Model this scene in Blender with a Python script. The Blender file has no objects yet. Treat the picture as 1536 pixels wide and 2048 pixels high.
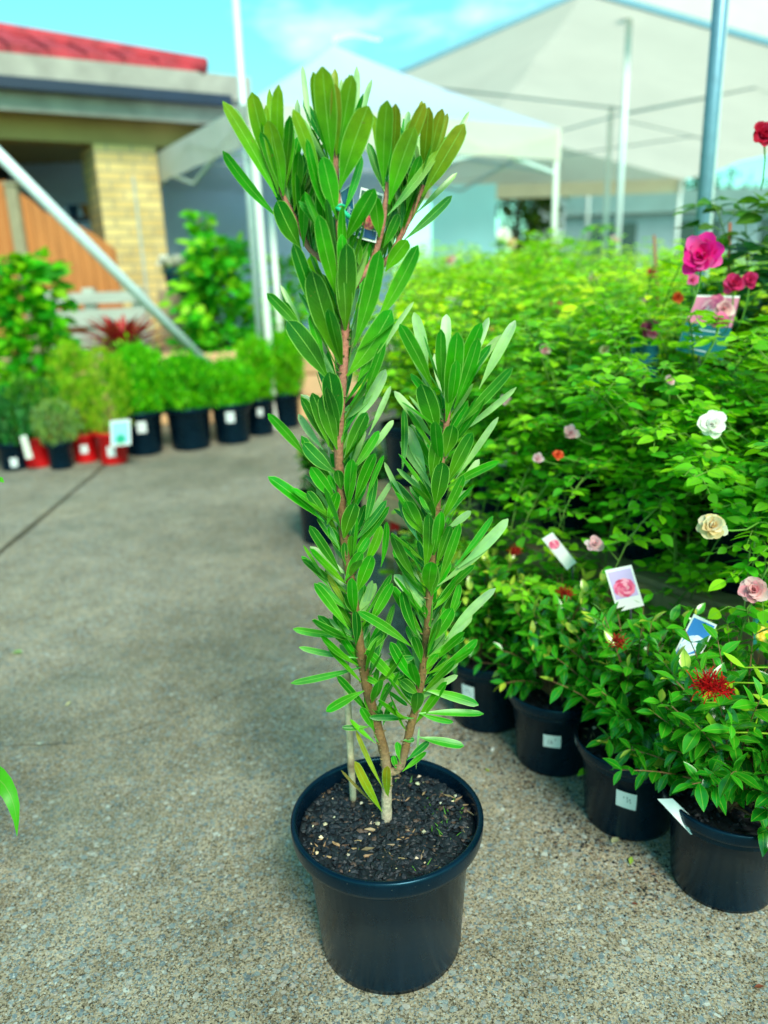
import bpy, math, random
import numpy as np
from mathutils import Vector as V, Matrix, noise as mnoise
R = math.radians
random.seed(11)
sc = bpy.context.scene
COL = sc.collection

# ------------------------------------------------------------------ camera
FPX, PITCH, ROLL, CAMH = 1540.0, R(17), R(-2), 1.17
cam = bpy.data.cameras.new('camera'); camo = bpy.data.objects.new('camera', cam); COL.objects.link(camo)
CM = Matrix.Rotation(math.pi/2-PITCH, 3, 'X') @ Matrix.Rotation(ROLL, 3, 'Z')
camo.matrix_world = Matrix.Translation((0, 0, CAMH)) @ CM.to_4x4()
cam.sensor_fit = 'VERTICAL'; cam.sensor_height = 36.0; cam.lens = 36.0*FPX/2048
cam.clip_start = .02; cam.clip_end = 500
cam.dof.use_dof = True; cam.dof.focus_distance = 1.24; cam.dof.aperture_fstop = 1.95
sc.camera = camo
# ------------------------------------------------------------------ world, sun, exposure
SUN_EL, SUN_AZ = R(44), R(160)          # azimuth clockwise from +Y
w = bpy.data.worlds.new('World'); sc.world = w; w.use_nodes = True
nt = w.node_tree; N = nt.nodes; LK = nt.links; N.clear()
sky = N.new('ShaderNodeTexSky'); sky.sky_type = 'NISHITA'; sky.sun_disc = False
sky.sun_elevation = SUN_EL; sky.sun_rotation = SUN_AZ; sky.ozone_density = 1.0; sky.dust_density = .6
tint = N.new('ShaderNodeMix'); tint.data_type = 'RGBA'; tint.blend_type = 'MULTIPLY'; tint.inputs[0].default_value = 1
tint.inputs[7].default_value = (.38, .92, .70, 1); LK.new(sky.outputs[0], tint.inputs[6])
tc = N.new('ShaderNodeTexCoord'); mp = N.new('ShaderNodeMapping'); mp.inputs['Scale'].default_value = (1, 1, 2.6)
LK.new(tc.outputs['Generated'], mp.inputs[0])
cn = N.new('ShaderNodeTexNoise'); cn.inputs['Scale'].default_value = 2.4; cn.inputs['Detail'].default_value = 8; cn.inputs['Roughness'].default_value = .55
LK.new(mp.outputs[0], cn.inputs['Vector'])
cr = N.new('ShaderNodeValToRGB'); cr.color_ramp.elements[0].position = .60; cr.color_ramp.elements[1].position = .86
LK.new(cn.outputs[0], cr.inputs[0])
cm = N.new('ShaderNodeMix'); cm.data_type = 'RGBA'; LK.new(cr.outputs[0], cm.inputs[0]); LK.new(tint.outputs[2], cm.inputs[6])
cm.inputs[7].default_value = (6.6, 7.6, 7.0, 1)
bg = N.new('ShaderNodeBackground'); bg.inputs[1].default_value = .145; LK.new(cm.outputs[2], bg.inputs[0])
wo = N.new('ShaderNodeOutputWorld'); LK.new(bg.outputs[0], wo.inputs[0])
sun = bpy.data.lights.new('sun', 'SUN'); sun.energy = 2.1; sun.angle = R(20); sun.color = (1, .95, .85)
suno = bpy.data.objects.new('sun', sun); COL.objects.link(suno)
sd = V((math.sin(SUN_AZ)*math.cos(SUN_EL), math.cos(SUN_AZ)*math.cos(SUN_EL), math.sin(SUN_EL)))
suno.rotation_euler = sd.to_track_quat('Z', 'Y').to_euler(); suno.location = sd*30
sc.view_settings.view_transform = 'Standard'; sc.view_settings.look = 'None'; sc.view_settings.gamma = 1
sc.view_settings.exposure = 1.2
sc.cycles.transparent_max_bounces = 8; sc.cycles.max_bounces = 6

# ------------------------------------------------------------------ helpers
def ray(x, y): return CM @ V(((x-768)/FPX, (1024-y)/FPX, -1))
C0 = V((0, 0, CAMH))
def atz(x, y, z): d = ray(x, y); return C0+d*((z-CAMH)/d.z)
def aty(x, y, Y): d = ray(x, y); return C0+d*(Y/d.y)
def S(r, g, b):
    f = lambda c: (c/12.92 if c <= .04045 else ((c+.055)/1.055)**2.4)
    return tuple(f(c/255) for c in (r, g, b))
def lerp(a, b, t): return tuple(a[i]+(b[i]-a[i])*t for i in range(3))
def jit(c, a=.15, rnd=random):
    k = 1+rnd.uniform(-a, a); return (c[0]*k*(1+rnd.uniform(-a, a)*.5), c[1]*k, c[2]*k*(1+rnd.uniform(-a, a)*.5))
def tag(o, label=None, cat=None, group=None, kind=None):
    if label: o['label'] = label
    if cat: o['category'] = cat
    if group: o['group'] = group
    if kind: o['kind'] = kind
    return o
def thing(name, label, cat, loc=(0, 0, 0), rz=0, group=None):
    o = bpy.data.objects.new(name, None); COL.objects.link(o); o.empty_display_size = .1
    o.location = loc; o.rotation_euler = (0, 0, rz); return tag(o, label, cat, group)
def dup(root, loc, rz, label, group=None, scale=1):
    r = root.copy(); COL.objects.link(r); r.location = loc; r.rotation_euler = (0, 0, rz); r.scale = (scale,)*3
    r['label'] = label
    if group: r['group'] = group
    for ch in root.children:
        c = ch.copy(); COL.objects.link(c); c.parent = r
        for g in ch.children:
            d = g.copy(); COL.objects.link(d); d.parent = c
    return r

class MB:
    def __init__(s): s.v = []; s.f = []; s.uv = []; s.c = []; s.m = []
    def add(s, vs, fs, col=(1, 1, 1), uvs=None, mi=0):
        k = len(s.v); s.v += [tuple(p) for p in vs]
        s.uv += uvs if uvs else [(0, 0)]*len(vs)
        s.c += col if isinstance(col, list) else [col]*len(vs)
        for f in fs: s.f.append(tuple(i+k for i in f)); s.m.append(mi)
    def obox(s, c, a, b, d, col=(1, 1, 1), mi=0):
        c, a, b, d = V(c), V(a), V(b), V(d)
        if a.cross(b).dot(d) < 0: a = -a
        vs = [c+a*i+b*j+d*k for k in (-1, 1) for j in (-1, 1) for i in (-1, 1)]
        s.add(vs, [(0, 2, 3, 1), (4, 5, 7, 6), (0, 1, 5, 4), (2, 6, 7, 3), (0, 4, 6, 2), (1, 3, 7, 5)], col, None, mi)
    def box(s, x0, x1, y0, y1, z0, z1, col=(1, 1, 1), mi=0):
        s.obox(((x0+x1)/2, (y0+y1)/2, (z0+z1)/2), ((x1-x0)/2, 0, 0), (0, (y1-y0)/2, 0), (0, 0, (z1-z0)/2), col, mi)
    def bar(s, p, q, wd, ht, col=(1, 1, 1), up=(0, 0, 1)):
        p, q = V(p), V(q); d = q-p; L = d.length; d = d/L
        x = d.cross(V(up)); x = x.normalized() if x.length > 1e-5 else V((1, 0, 0)); z = x.cross(d)
        s.obox((p+q)/2, d*L/2, x*wd/2, z*ht/2, col)
    def tube(s, pts, rad, n=8, col=(1, 1, 1), cap=True):
        pts = [V(p) for p in pts]; m = len(pts)
        if not isinstance(rad, (list, tuple)): rad = [rad]*m
        vs = []; cs = []; ref = None
        for i, p in enumerate(pts):
            d = (pts[min(i+1, m-1)]-pts[max(i-1, 0)]).normalized()
            if ref is None: ref = d.orthogonal().normalized()
            x = (ref-d*ref.dot(d)).normalized(); y = d.cross(x); ref = x
            for j in range(n):
                a = 2*math.pi*j/n; vs.append(p+(x*math.cos(a)+y*math.sin(a))*rad[i])
                cs.append(col[i] if isinstance(col, list) else col)
        fs = [(i*n+j, i*n+(j+1) % n, (i+1)*n+(j+1) % n, (i+1)*n+j) for i in range(m-1) for j in range(n)]
        if cap: fs += [tuple(range(n))[::-1], tuple((m-1)*n+j for j in range(n))]
        s.add(vs, fs, cs)
    def lathe(s, prof, n=48, c=(0, 0, 0), col=(1, 1, 1)):
        vs = [(c[0]+r*math.cos(2*math.pi*j/n), c[1]+r*math.sin(2*math.pi*j/n), c[2]+z) for r, z in prof for j in range(n)]
        s.add(vs, [(i*n+j, i*n+(j+1) % n, (i+1)*n+(j+1) % n, (i+1)*n+j) for i in range(len(prof)-1) for j in range(n)], col)
    def leaf(s, b, d, n, L, W, prof, ns=6, fold=.12, bend=.1, col=(1, 1, 1), tip=None, wide=False, side=0., wave=0., tw=0.):
        b = V(b); d = V(d).normalized(); n = V(n); n = (n-d*n.dot(d))
        n = n.normalized() if n.length > 1e-6 else d.orthogonal().normalized()
        sd_ = d.cross(n); us = (0, .25, .5, .75, 1) if wide else (0, .5, 1)
        vs = []; uv = []; cs = []
        ph = random.uniform(0, 6.28)
        for i in range(ns+1):
            t = i/ns; h = W/2*prof(t)
            a = tw*t; s2 = sd_*math.cos(a)+n*math.sin(a); n2 = n*math.cos(a)-sd_*math.sin(a)
            c = b+d*(L*t)+n*(bend*L*(t*t))+sd_*(side*L*t*(1-t))
            for u in us:
                k = 2*u-1
                wv = wave*W*math.sin(ph+t*9+u*2)*abs(k)
                vs.append(c+s2*(k*h)+n2*(fold*h*abs(k)**1.3+wv)); uv.append((u, t))
                cs.append(lerp(col, tip, max(0, min(1, (t-.25)/.7))) if tip else col)
        q = len(us)
        s.add(vs, [(i*q+j, i*q+j+1, (i+1)*q+j+1, (i+1)*q+j) for i in range(ns) for j in range(q-1)], cs, uv)
    def build(s, name, mats, parent=None, smooth=True, loc=None):
        me = bpy.data.meshes.new(name); me.from_pydata(s.v, [], s.f)
        if not isinstance(mats, (list, tuple)): mats = [mats]
        for m in mats: me.materials.append(m)
        n = len(s.v)
        ca = me.color_attributes.new('col', 'FLOAT_COLOR', 'POINT')
        arr = np.ones((n, 4), np.float32); arr[:, :3] = np.array(s.c, np.float32).reshape(n, 3); ca.data.foreach_set('color', arr.ravel())
        ul = me.uv_layers.new(name='UVMap'); li = np.empty(len(me.loops), np.int32); me.loops.foreach_get('vertex_index', li)
        ul.data.foreach_set('uv', np.array(s.uv, np.float32).reshape(n, 2)[li].ravel())
        me.polygons.foreach_set('material_index', np.array(s.m, np.int32))
        if smooth: me.polygons.foreach_set('use_smooth', np.ones(len(s.f), bool))
        me.update()
        o = bpy.data.objects.new(name, me); COL.objects.link(o)
        if parent: o.parent = parent
        if loc: o.location = loc
        return o
def interp(xs, ys):
    def f(t):
        for i in range(len(xs)-1):
            if t <= xs[i+1]: return ys[i]+(ys[i+1]-ys[i])*(t-xs[i])/(xs[i+1]-xs[i])
        return ys[-1]
    return f
OBL = interp((0, .08, .2, .35, .5, .62, .75, .86, .94, .98, 1), (.10, .18, .43, .76, .95, 1, .96, .86, .66, .45, .10))
ELL = interp((0, .06, .2, .4, .55, .75, .9, 1), (.08, .14, .62, .97, .98, .70, .30, .03))
OVA = interp((0, .05, .2, .4, .6, .8, .93, 1), (.10, .35, .86, 1, .86, .52, .2, .03))
STRAP = interp((0, .1, .3, .6, .85, 1), (.5, .7, .95, .9, .5, .02))
TINY = interp((0, .5, 1), (.3, 1, .15))

# ------------------------------------------------------------------ materials
def mat(name):
    m = bpy.data.materials.new(name); m.use_nodes = True; n = m.node_tree.nodes; return m, n, m.node_tree.links, n['Principled BSDF']
def nz(n, l, scale, detail=4, coord='Object', rough=.5, stretch=None):
    t = n.new('ShaderNodeTexCoord'); x = n.new('ShaderNodeTexNoise'); x.inputs['Scale'].default_value = scale; x.inputs['Detail'].default_value = detail; x.inputs['Roughness'].default_value = rough
    if stretch:
        mp = n.new('ShaderNodeMapping'); mp.inputs['Scale'].default_value = stretch; l.new(t.outputs[coord], mp.inputs[0]); l.new(mp.outputs[0], x.inputs[0])
    else: l.new(t.outputs[coord], x.inputs[0])
    return x
def ramp(n, l, src, stops):
    r = n.new('ShaderNodeValToRGB'); e = r.color_ramp.elements
    while len(e) < len(stops): e.new(.5)
    for i, (p, c) in enumerate(stops): e[i].position = p; e[i].color = (*c, 1) if len(c) == 3 else c
    l.new(src, r.inputs[0]); return r
def mix(n, l, f, a, b, mode='MIX'):
    m = n.new('ShaderNodeMix'); m.data_type = 'RGBA'; m.blend_type = mode
    for i, s_ in ((0, f), (6, a), (7, b)):
        if hasattr(s_, 'links'): l.new(s_, m.inputs[i])
        else: m.inputs[i].default_value = s_ if i == 0 else (*s_, 1)
    return m.outputs[2]
def bump(n, l, h, p, st=.3, dist=.01):
    b = n.new('ShaderNodeBump'); b.inputs['Strength'].default_value = st; b.inputs['Distance'].default_value = dist
    l.new(h, b.inputs['Height']); l.new(b.outputs[0], p.inputs['Normal']); return b
def plain(name, col, rough=.5, metal=0, var=.12, scale=6, bmp=0, stretch=None, spec=.5):
    m, n, l, p = mat(name); x = nz(n, l, scale, 6, stretch=stretch)
    r = ramp(n, l, x.outputs[0], [(.3, tuple(c*(1-var) for c in col)), (.7, tuple(min(1, c*(1+var)) for c in col))])
    l.new(r.outputs[0], p.inputs['Base Color']); p.inputs['Roughness'].default_value = rough; p.inputs['Metallic'].default_value = metal
    p.inputs['Specular IOR Level'].default_value = spec
    if bmp: bump(n, l, x.outputs[0], p, bmp)
    return m
def vcol(name, rough=.5, trans=0., vein=None, spec=.5, nvar=.0, nscale=40, bmp=0, tcol=(1.45, 1.35, .4), spots=False):
    """surface whose colour is stored per vertex, with optional leaf midrib / margin lines and light passing through"""
    m, n, l, p = mat(name); a = n.new('ShaderNodeAttribute'); a.attribute_name = 'col'; c = a.outputs['Color']
    if nvar:
        x = nz(n, l, nscale, 5); r = ramp(n, l, x.outputs[0], [(.3, (1-nvar,)*3), (.7, (1+nvar,)*3)])
        c = mix(n, l, 1.0, c, r.outputs[0], 'MULTIPLY')
        if bmp: bump(n, l, x.outputs[0], p, bmp, .004)
    if vein:
        uv = n.new('ShaderNodeUVMap'); sx = n.new('ShaderNodeSeparateXYZ'); l.new(uv.outputs[0], sx.inputs[0])
        q = n.new('ShaderNodeMath'); q.operation = 'SUBTRACT'; l.new(sx.outputs[0], q.inputs[0]); q.inputs[1].default_value = .5
        ab = n.new('ShaderNodeMath'); ab.operation = 'ABSOLUTE'; l.new(q.outputs[0], ab.inputs[0])
        wm, we, vc = vein
        # midrib fades out near the tip
        r1 = ramp(n, l, ab.outputs[0], [(wm*.5, (1,)*3), (wm, (0,)*3), (.5-we, (0,)*3), (.5-we*.4, (1,)*3)])
        if spots:
            v1 = n.new('ShaderNodeMath'); v1.operation = 'MULTIPLY_ADD'; l.new(ab.outputs[0], v1.inputs[0]); v1.inputs[1].default_value = -.42; l.new(sx.outputs[1], v1.inputs[2])
            v2 = n.new('ShaderNodeMath'); v2.operation = 'MULTIPLY'; l.new(v1.outputs[0], v2.inputs[0]); v2.inputs[1].default_value = 92
            v3 = n.new('ShaderNodeMath'); v3.operation = 'SINE'; l.new(v2.outputs[0], v3.inputs[0])
            r2 = ramp(n, l, v3.outputs[0], [(.55, (0,)*3), (1, (.05,)*3)]); c = mix(n, l, r2.outputs[0], c, vc)
            x2 = nz(n, l, 110, 3); r3 = ramp(n, l, x2.outputs[0], [(.70, (0,)*3), (.76, (.75,)*3)]); c = mix(n, l, r3.outputs[0], c, S(128, 120, 52))
            x3 = nz(n, l, 22, 3); r4 = ramp(n, l, x3.outputs[0], [(.35, (.78, .84, .9)), (.65, (1.16, 1.1, 1))]); c = mix(n, l, 1.0, c, r4.outputs[0], 'MULTIPLY')
        c = mix(n, l, r1.outputs[0], c, vc)
    l.new(c, p.inputs['Base Color']); p.inputs['Roughness'].default_value = rough; p.inputs['Specular IOR Level'].default_value = spec
    if trans:
        tr = n.new('ShaderNodeBsdfTranslucent'); tcn = mix(n, l, 1.0, c, tcol, 'MULTIPLY'); l.new(tcn, tr.inputs[0])
        ms = n.new('ShaderNodeMixShader'); ms.inputs[0].default_value = trans; l.new(p.outputs[0], ms.inputs[1]); l.new(tr.outputs[0], ms.inputs[2])
        l.new(ms.outputs[0], n['Material Output'].inputs[0])
    return m
M = {}
M['protea'] = vcol('protea_leaf', .36, .26, (.019, .05, S(150, 206, 90)), spec=.45, spots=True, nvar=.14, nscale=60)
M['bark'] = vcol('stem_bark', .75, 0, nvar=.25, nscale=180, bmp=.5)
M['glossleaf'] = vcol('glossy_leaf', .22, .15, (.035, .03, S(120, 170, 50)), spec=.6, nvar=.12, nscale=40)
M['roseleaf'] = vcol('rose_leaf', .42, .40, (.03, .02, S(110, 170, 60)), spec=.4, nvar=.12, nscale=40)
M['softleaf'] = vcol('soft_leaf', .55, .3, spec=.3)
M['petal'] = vcol('petal', .55, .45, spec=.2, tcol=(1.1, 1.1, 1.1))
M['paint'] = vcol('printed_card', .35, 0, spec=.4)
M['matte'] = vcol('matte_coloured', .7, 0, nvar=.12, nscale=14)
M['stone'] = vcol('stone_coloured', .85, 0, nvar=.2, nscale=9, bmp=.4)
M['chips'] = vcol('potting_mix', .6, 0, nvar=.25, nscale=90, bmp=.3, spec=.5)
def pot_mat(name, col, rough=.34, stint=(1, 1, 1)):
    m, n, l, p = mat(name); x = nz(n, l, 9, 8, rough=.65); y = nz(n, l, 260, 2); z = nz(n, l, 3, 4, stretch=(1, 1, 14))
    r = ramp(n, l, x.outputs[0], [(.35, tuple(c*.8 for c in col)), (.72, tuple(c*1.35+.002 for c in col))])
    dust = ramp(n, l, y.outputs[0], [(.72, (0, 0, 0)), (.78, (.55,)*3)])
    c = mix(n, l, dust.outputs[0], r.outputs[0], (.12, .13, .10)); l.new(c, p.inputs['Base Color'])
    rr = ramp(n, l, x.outputs[0], [(.3, (rough*.75,)*3), (.7, (rough*1.4,)*3)]); l.new(rr.outputs[0], p.inputs['Roughness'])
    bump(n, l, z.outputs[0], p, .06, .004); p.inputs['Specular IOR Level'].default_value = .36; p.inputs['Specular Tint'].default_value = (*stint, 1)
    return m
M['pot'] = pot_mat('black_pot_plastic', (.0003, .0065, .015), .25, (.28, .75, 1))
M['potred'] = pot_mat('red_pot_plastic', S(190, 8, 14), .4)
M['potblue'] = pot_mat('blue_pot_glaze', S(10, 70, 110), .3)
M['steel'] = plain('galvanised_steel', S(112, 150, 166), .42, .35, .10, 30)
M['alu'] = plain('pale_aluminium', S(205, 218, 212), .45, .15, .06, 20)
M['white'] = plain('white_coat', S(225, 228, 215), .6, 0, .04, 5)
def fabric(name, col, trans):
    m, n, l, p = mat(name); x = nz(n, l, 1.3, 5); r = ramp(n, l, x.outputs[0], [(.3, tuple(c*.93 for c in col)), (.7, col)])
    l.new(r.outputs[0], p.inputs['Base Color']); p.inputs['Roughness'].default_value = .7; bump(n, l, x.outputs[0], p, .25, .15)
    tr = n.new('ShaderNodeBsdfTranslucent'); l.new(r.outputs[0], tr.inputs[0]); ms = n.new('ShaderNodeMixShader'); ms.inputs[0].default_value = trans
    l.new(p.outputs[0], ms.inputs[1]); l.new(tr.outputs[0], ms.inputs[2]); l.new(ms.outputs[0], n['Material Output'].inputs[0]); return m
M['canvas'] = fabric('white_canvas', S(246, 238, 222), .5)
M['canvasblue'] = fabric('pale_blue_canvas', S(214, 226, 244), .4)
M['wallblue'] = fabric('light_blue_canvas', S(216, 250, 253), .6)
M['shadeblue'] = fabric('grey_blue_canvas', S(216, 234, 252), .7)

def concrete():
    m, n, l, p = mat('exposed_aggregate_concrete'); t = n.new('ShaderNodeTexCoord')
    big = nz(n, l, .9, 6); mid = nz(n, l, 7, 6, rough=.6); fine = nz(n, l, 150, 4, rough=.75); mot = nz(n, l, 26, 5, rough=.7); grit = nz(n, l, 620, 2)
    base = ramp(n, l, mid.outputs[0], [(.3, S(134, 124, 104)), (.5, S(160, 149, 127)), (.72, S(184, 173, 151))])
    v_a = n.new('ShaderNodeTexVoronoi'); v_a.inputs['Scale'].default_value = 330; l.new(t.outputs['Object'], v_a.inputs['Vector']); s_a = n.new('ShaderNodeSeparateColor'); l.new(v_a.outputs['Color'], s_a.inputs[0])
    g1 = n.new('ShaderNodeMath'); g1.operation = 'MULTIPLY_ADD'; l.new(s_a.outputs[0], g1.inputs[0]); g1.inputs[1].default_value = .5; l.new(fine.outputs[0], g1.inputs[2])
    fr = ramp(n, l, g1.outputs[0], [(.50, S(84, 80, 70)), (.62, S(178, 173, 160)), (.78, S(236, 231, 220)), (.98, (1.22, 1.2, 1.14))])
    c = mix(n, l, 1.0, base.outputs[0], fr.outputs[0], 'MULTIPLY')
    mt = ramp(n, l, mot.outputs[0], [(.32, (.60, .58, .54)), (.46, (.93,)*3), (.7, (1.14, 1.14, 1.12))]); c = mix(n, l, .9, c, mt.outputs[0], 'MULTIPLY')
    h = fine.outputs[0]
    wob = n.new('ShaderNodeMix'); wob.data_type = 'RGBA'; wob.blend_type = 'ADD'; wob.inputs[0].default_value = .012
    l.new(t.outputs['Object'], wob.inputs[6]); wn = nz(n, l, 60, 2); l.new(wn.outputs['Color'], wob.inputs[7])
    masks = []
    patch = nz(n, l, 2.2, 5)
    for sc_, thr, size in ((62, .60, .38), (105, .48, .38), (230, .42, .42)):
        vo = n.new('ShaderNodeTexVoronoi'); vo.inputs['Scale'].default_value = sc_; l.new(wob.outputs[2], vo.inputs['Vector'])
        inside = ramp(n, l, vo.outputs['Distance'], [(size-.05, (1,)*3), (size+.04, (0,)*3)])
        sep = n.new('ShaderNodeSeparateColor'); l.new(vo.outputs['Color'], sep.inputs[0])
        add = n.new('ShaderNodeMath'); add.operation = 'MULTIPLY_ADD'; l.new(patch.outputs[0], add.inputs[0]); add.inputs[1].default_value = .55; l.new(sep.outputs[0], add.inputs[2])
        sel = ramp(n, l, add.outputs[0], [(min(.99, thr+.22), (0,)*3), (min(1, thr+.24), (1,)*3)]); sel.color_ramp.interpolation = 'LINEAR'
        mm = n.new('ShaderNodeMath'); mm.operation = 'MULTIPLY'; l.new(inside.outputs[0], mm.inputs[0]); l.new(sel.outputs[0], mm.inputs[1])
        stc = ramp(n, l, sep.outputs[1], [(0, S(84, 100, 106)), (.3, S(112, 130, 132)), (.55, S(142, 156, 150)), (.8, S(158, 146, 132)), (1, S(190, 196, 184))])
        f = n.new('ShaderNodeMath'); f.operation = 'MULTIPLY'; l.new(mm.outputs[0], f.inputs[0]); f.inputs[1].default_value = .9
        c = mix(n, l, f.outputs[0], c, stc.outputs[0]); masks.append(mm.outputs[0])
    # yellow-white sand grains, dark pits
    gr = ramp(n, l, grit.outputs[0], [(.62, (0,)*3), (.70, (.7,)*3)]); c = mix(n, l, gr.outputs[0], c, S(226, 222, 176))
    pit = ramp(n, l, grit.outputs[0], [(.28, (.75,)*3), (.36, (0,)*3)]); c = mix(n, l, pit.outputs[0], c, S(62, 58, 40))
    st = ramp(n, l, big.outputs[0], [(.35, (.70, .70, .66)), (.55, (1, 1, 1)), (.7, (1.06, 1.05, 1.0))]); c = mix(n, l, 1.0, c, st.outputs[0], 'MULTIPLY')
    alg = nz(n, l, 1.7, 7, rough=.65); al = ramp(n, l, alg.outputs[0], [(.52, (0,)*3), (.70, (.5,)*3)]); c = mix(n, l, al.outputs[0], c, S(104, 112, 96))
    l.new(c, p.inputs['Base Color']); p.inputs['Roughness'].default_value = .8; p.inputs['Specular IOR Level'].default_value = .3
    hs = n.new('ShaderNodeMath'); hs.operation = 'ADD'; l.new(h, hs.inputs[0]); l.new(masks[1], hs.inputs[1])
    bump(n, l, hs.outputs[0], p, .35, .003); return m
M['concrete'] = concrete()
def brick():
    m, n, l, p = mat('cream_brick'); uv = n.new('ShaderNodeUVMap'); b = n.new('ShaderNodeTexBrick'); l.new(uv.outputs[0], b.inputs['Vector'])
    b.inputs['Color1'].default_value = (*S(226, 198, 130), 1); b.inputs['Color2'].default_value = (*S(204, 172, 108), 1); b.inputs['Mortar'].default_value = (*S(176, 158, 118), 1)
    b.inputs['Scale'].default_value = 1; b.inputs['Brick Width'].default_value = .24; b.inputs['Row Height'].default_value = .086; b.inputs['Mortar Size'].default_value = .012
    x = nz(n, l, 5, 5); r = ramp(n, l, x.outputs[0], [(.3, (.82,)*3), (.7, (1.1,)*3)])
    l.new(mix(n, l, 1., b.outputs[0], r.outputs[0], 'MULTIPLY'), p.inputs['Base Color']); p.inputs['Roughness'].default_value = .85; bump(n, l, b.outputs['Fac'], p, -.3, .005); return m
M['brick'] = brick()
M['tile'] = plain('red_roof_tile', S(172, 48, 58), .75, 0, .35, 5, .3)
M['greyband'] = plain('weathered_fascia', S(158, 152, 140), .7, 0, .18, 5)
M['navy'] = plain('dark_gutter', S(18, 32, 58), .45, 0, .15, 4)
M['cream'] = plain('cream_paint', S(172, 146, 84), .7, 0, .1, 3)
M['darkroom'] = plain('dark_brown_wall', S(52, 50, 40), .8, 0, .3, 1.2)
M['olive'] = plain('olive_door', S(108, 92, 20), .7, 0, .15, 3)
M['orangewood'] = plain('orange_stained_timber', S(190, 116, 56), .6, 0, .16, 4, .2, (8, 8, .6))
M['greywood'] = plain('weathered_grey_timber', S(176, 182, 168), .8, 0, .18, 5, .3, (.6, 8, 8))
M['benchwood'] = plain('treated_pine', S(150, 128, 92), .8, 0, .25, 5, .3, (.6, 8, 8))
M['sand'] = vcol('sandstone', .9, 0, nvar=.16, nscale=5, bmp=.4)
M['bamboo'] = vcol('bamboo_cane', .6, 0, nvar=.22, nscale=120)
M['farwall'] = plain('far_grey_cladding', S(150, 168, 172), .7, 0, .08, 2)
M['farroof'] = plain('far_roof', S(176, 186, 184), .6, 0, .08, 2)
M['joint'] = plain('dirt_filled_joint', S(70, 64, 46), .95, 0, .35, 14)

# ------------------------------------------------------------------ ground
mb = MB(); n = 24
for i in range(1):
    mb.add([(-120, -60, 0), (120, -60, 0), (120, 220, 0), (-120, 220, 0)], [(0, 1, 2, 3)])
tag(mb.build('concrete_ground', M['concrete']), kind='structure')
mb = MB()
def strip(mb, p, q, wd, z=.004, seg=24, j=.3):
    p, q = V(p), V(q); d = (q-p).normalized(); x = V((d.y, -d.x, 0)); vs = []
    for i in range(seg+1):
        c = p+(q-p)*(i/seg); a = wd/2*(1+random.uniform(-j, j)); b = wd/2*(1+random.uniform(-j, j))
        vs += [V((c.x, c.y, z))-x*a, V((c.x, c.y, z))+x*b]
    mb.add(vs, [(2*i, 2*i+1, 2*i+3, 2*i+2) for i in range(seg)])
a, b = atz(0, 1106, 0), atz(205, 935, 0); d = (b-a).normalized()
strip(mb, a-d*1.5, b+d*2.2, .026)
tag(mb.build('expansion_joint', M['joint']), kind='structure')
mb = MB()
def crack(pts, wd):
    P = []
    for i in range(len(pts)-1):
        p, q = atz(*pts[i], 0), atz(*pts[i+1], 0)
        for k in range(6): t = k/6; P.append(p+(q-p)*t+V((random.uniform(-.008, .008), random.uniform(-.008, .008), 0)))
    vs = []
    for p in P: h = wd*random.uniform(.3, 1); vs += [(p.x, p.y-h, .003), (p.x, p.y+h, .003)]
    mb.add(vs, [(2*i, 2*i+1, 2*i+3, 2*i+2) for i in range(len(P)-1)])
crack([(0, 1492), (120, 1490), (230, 1473), (330, 1440), (480, 1375), (600, 1318)], .0016)
tag(mb.build('hairline_crack', M['joint']), kind='structure')

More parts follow.
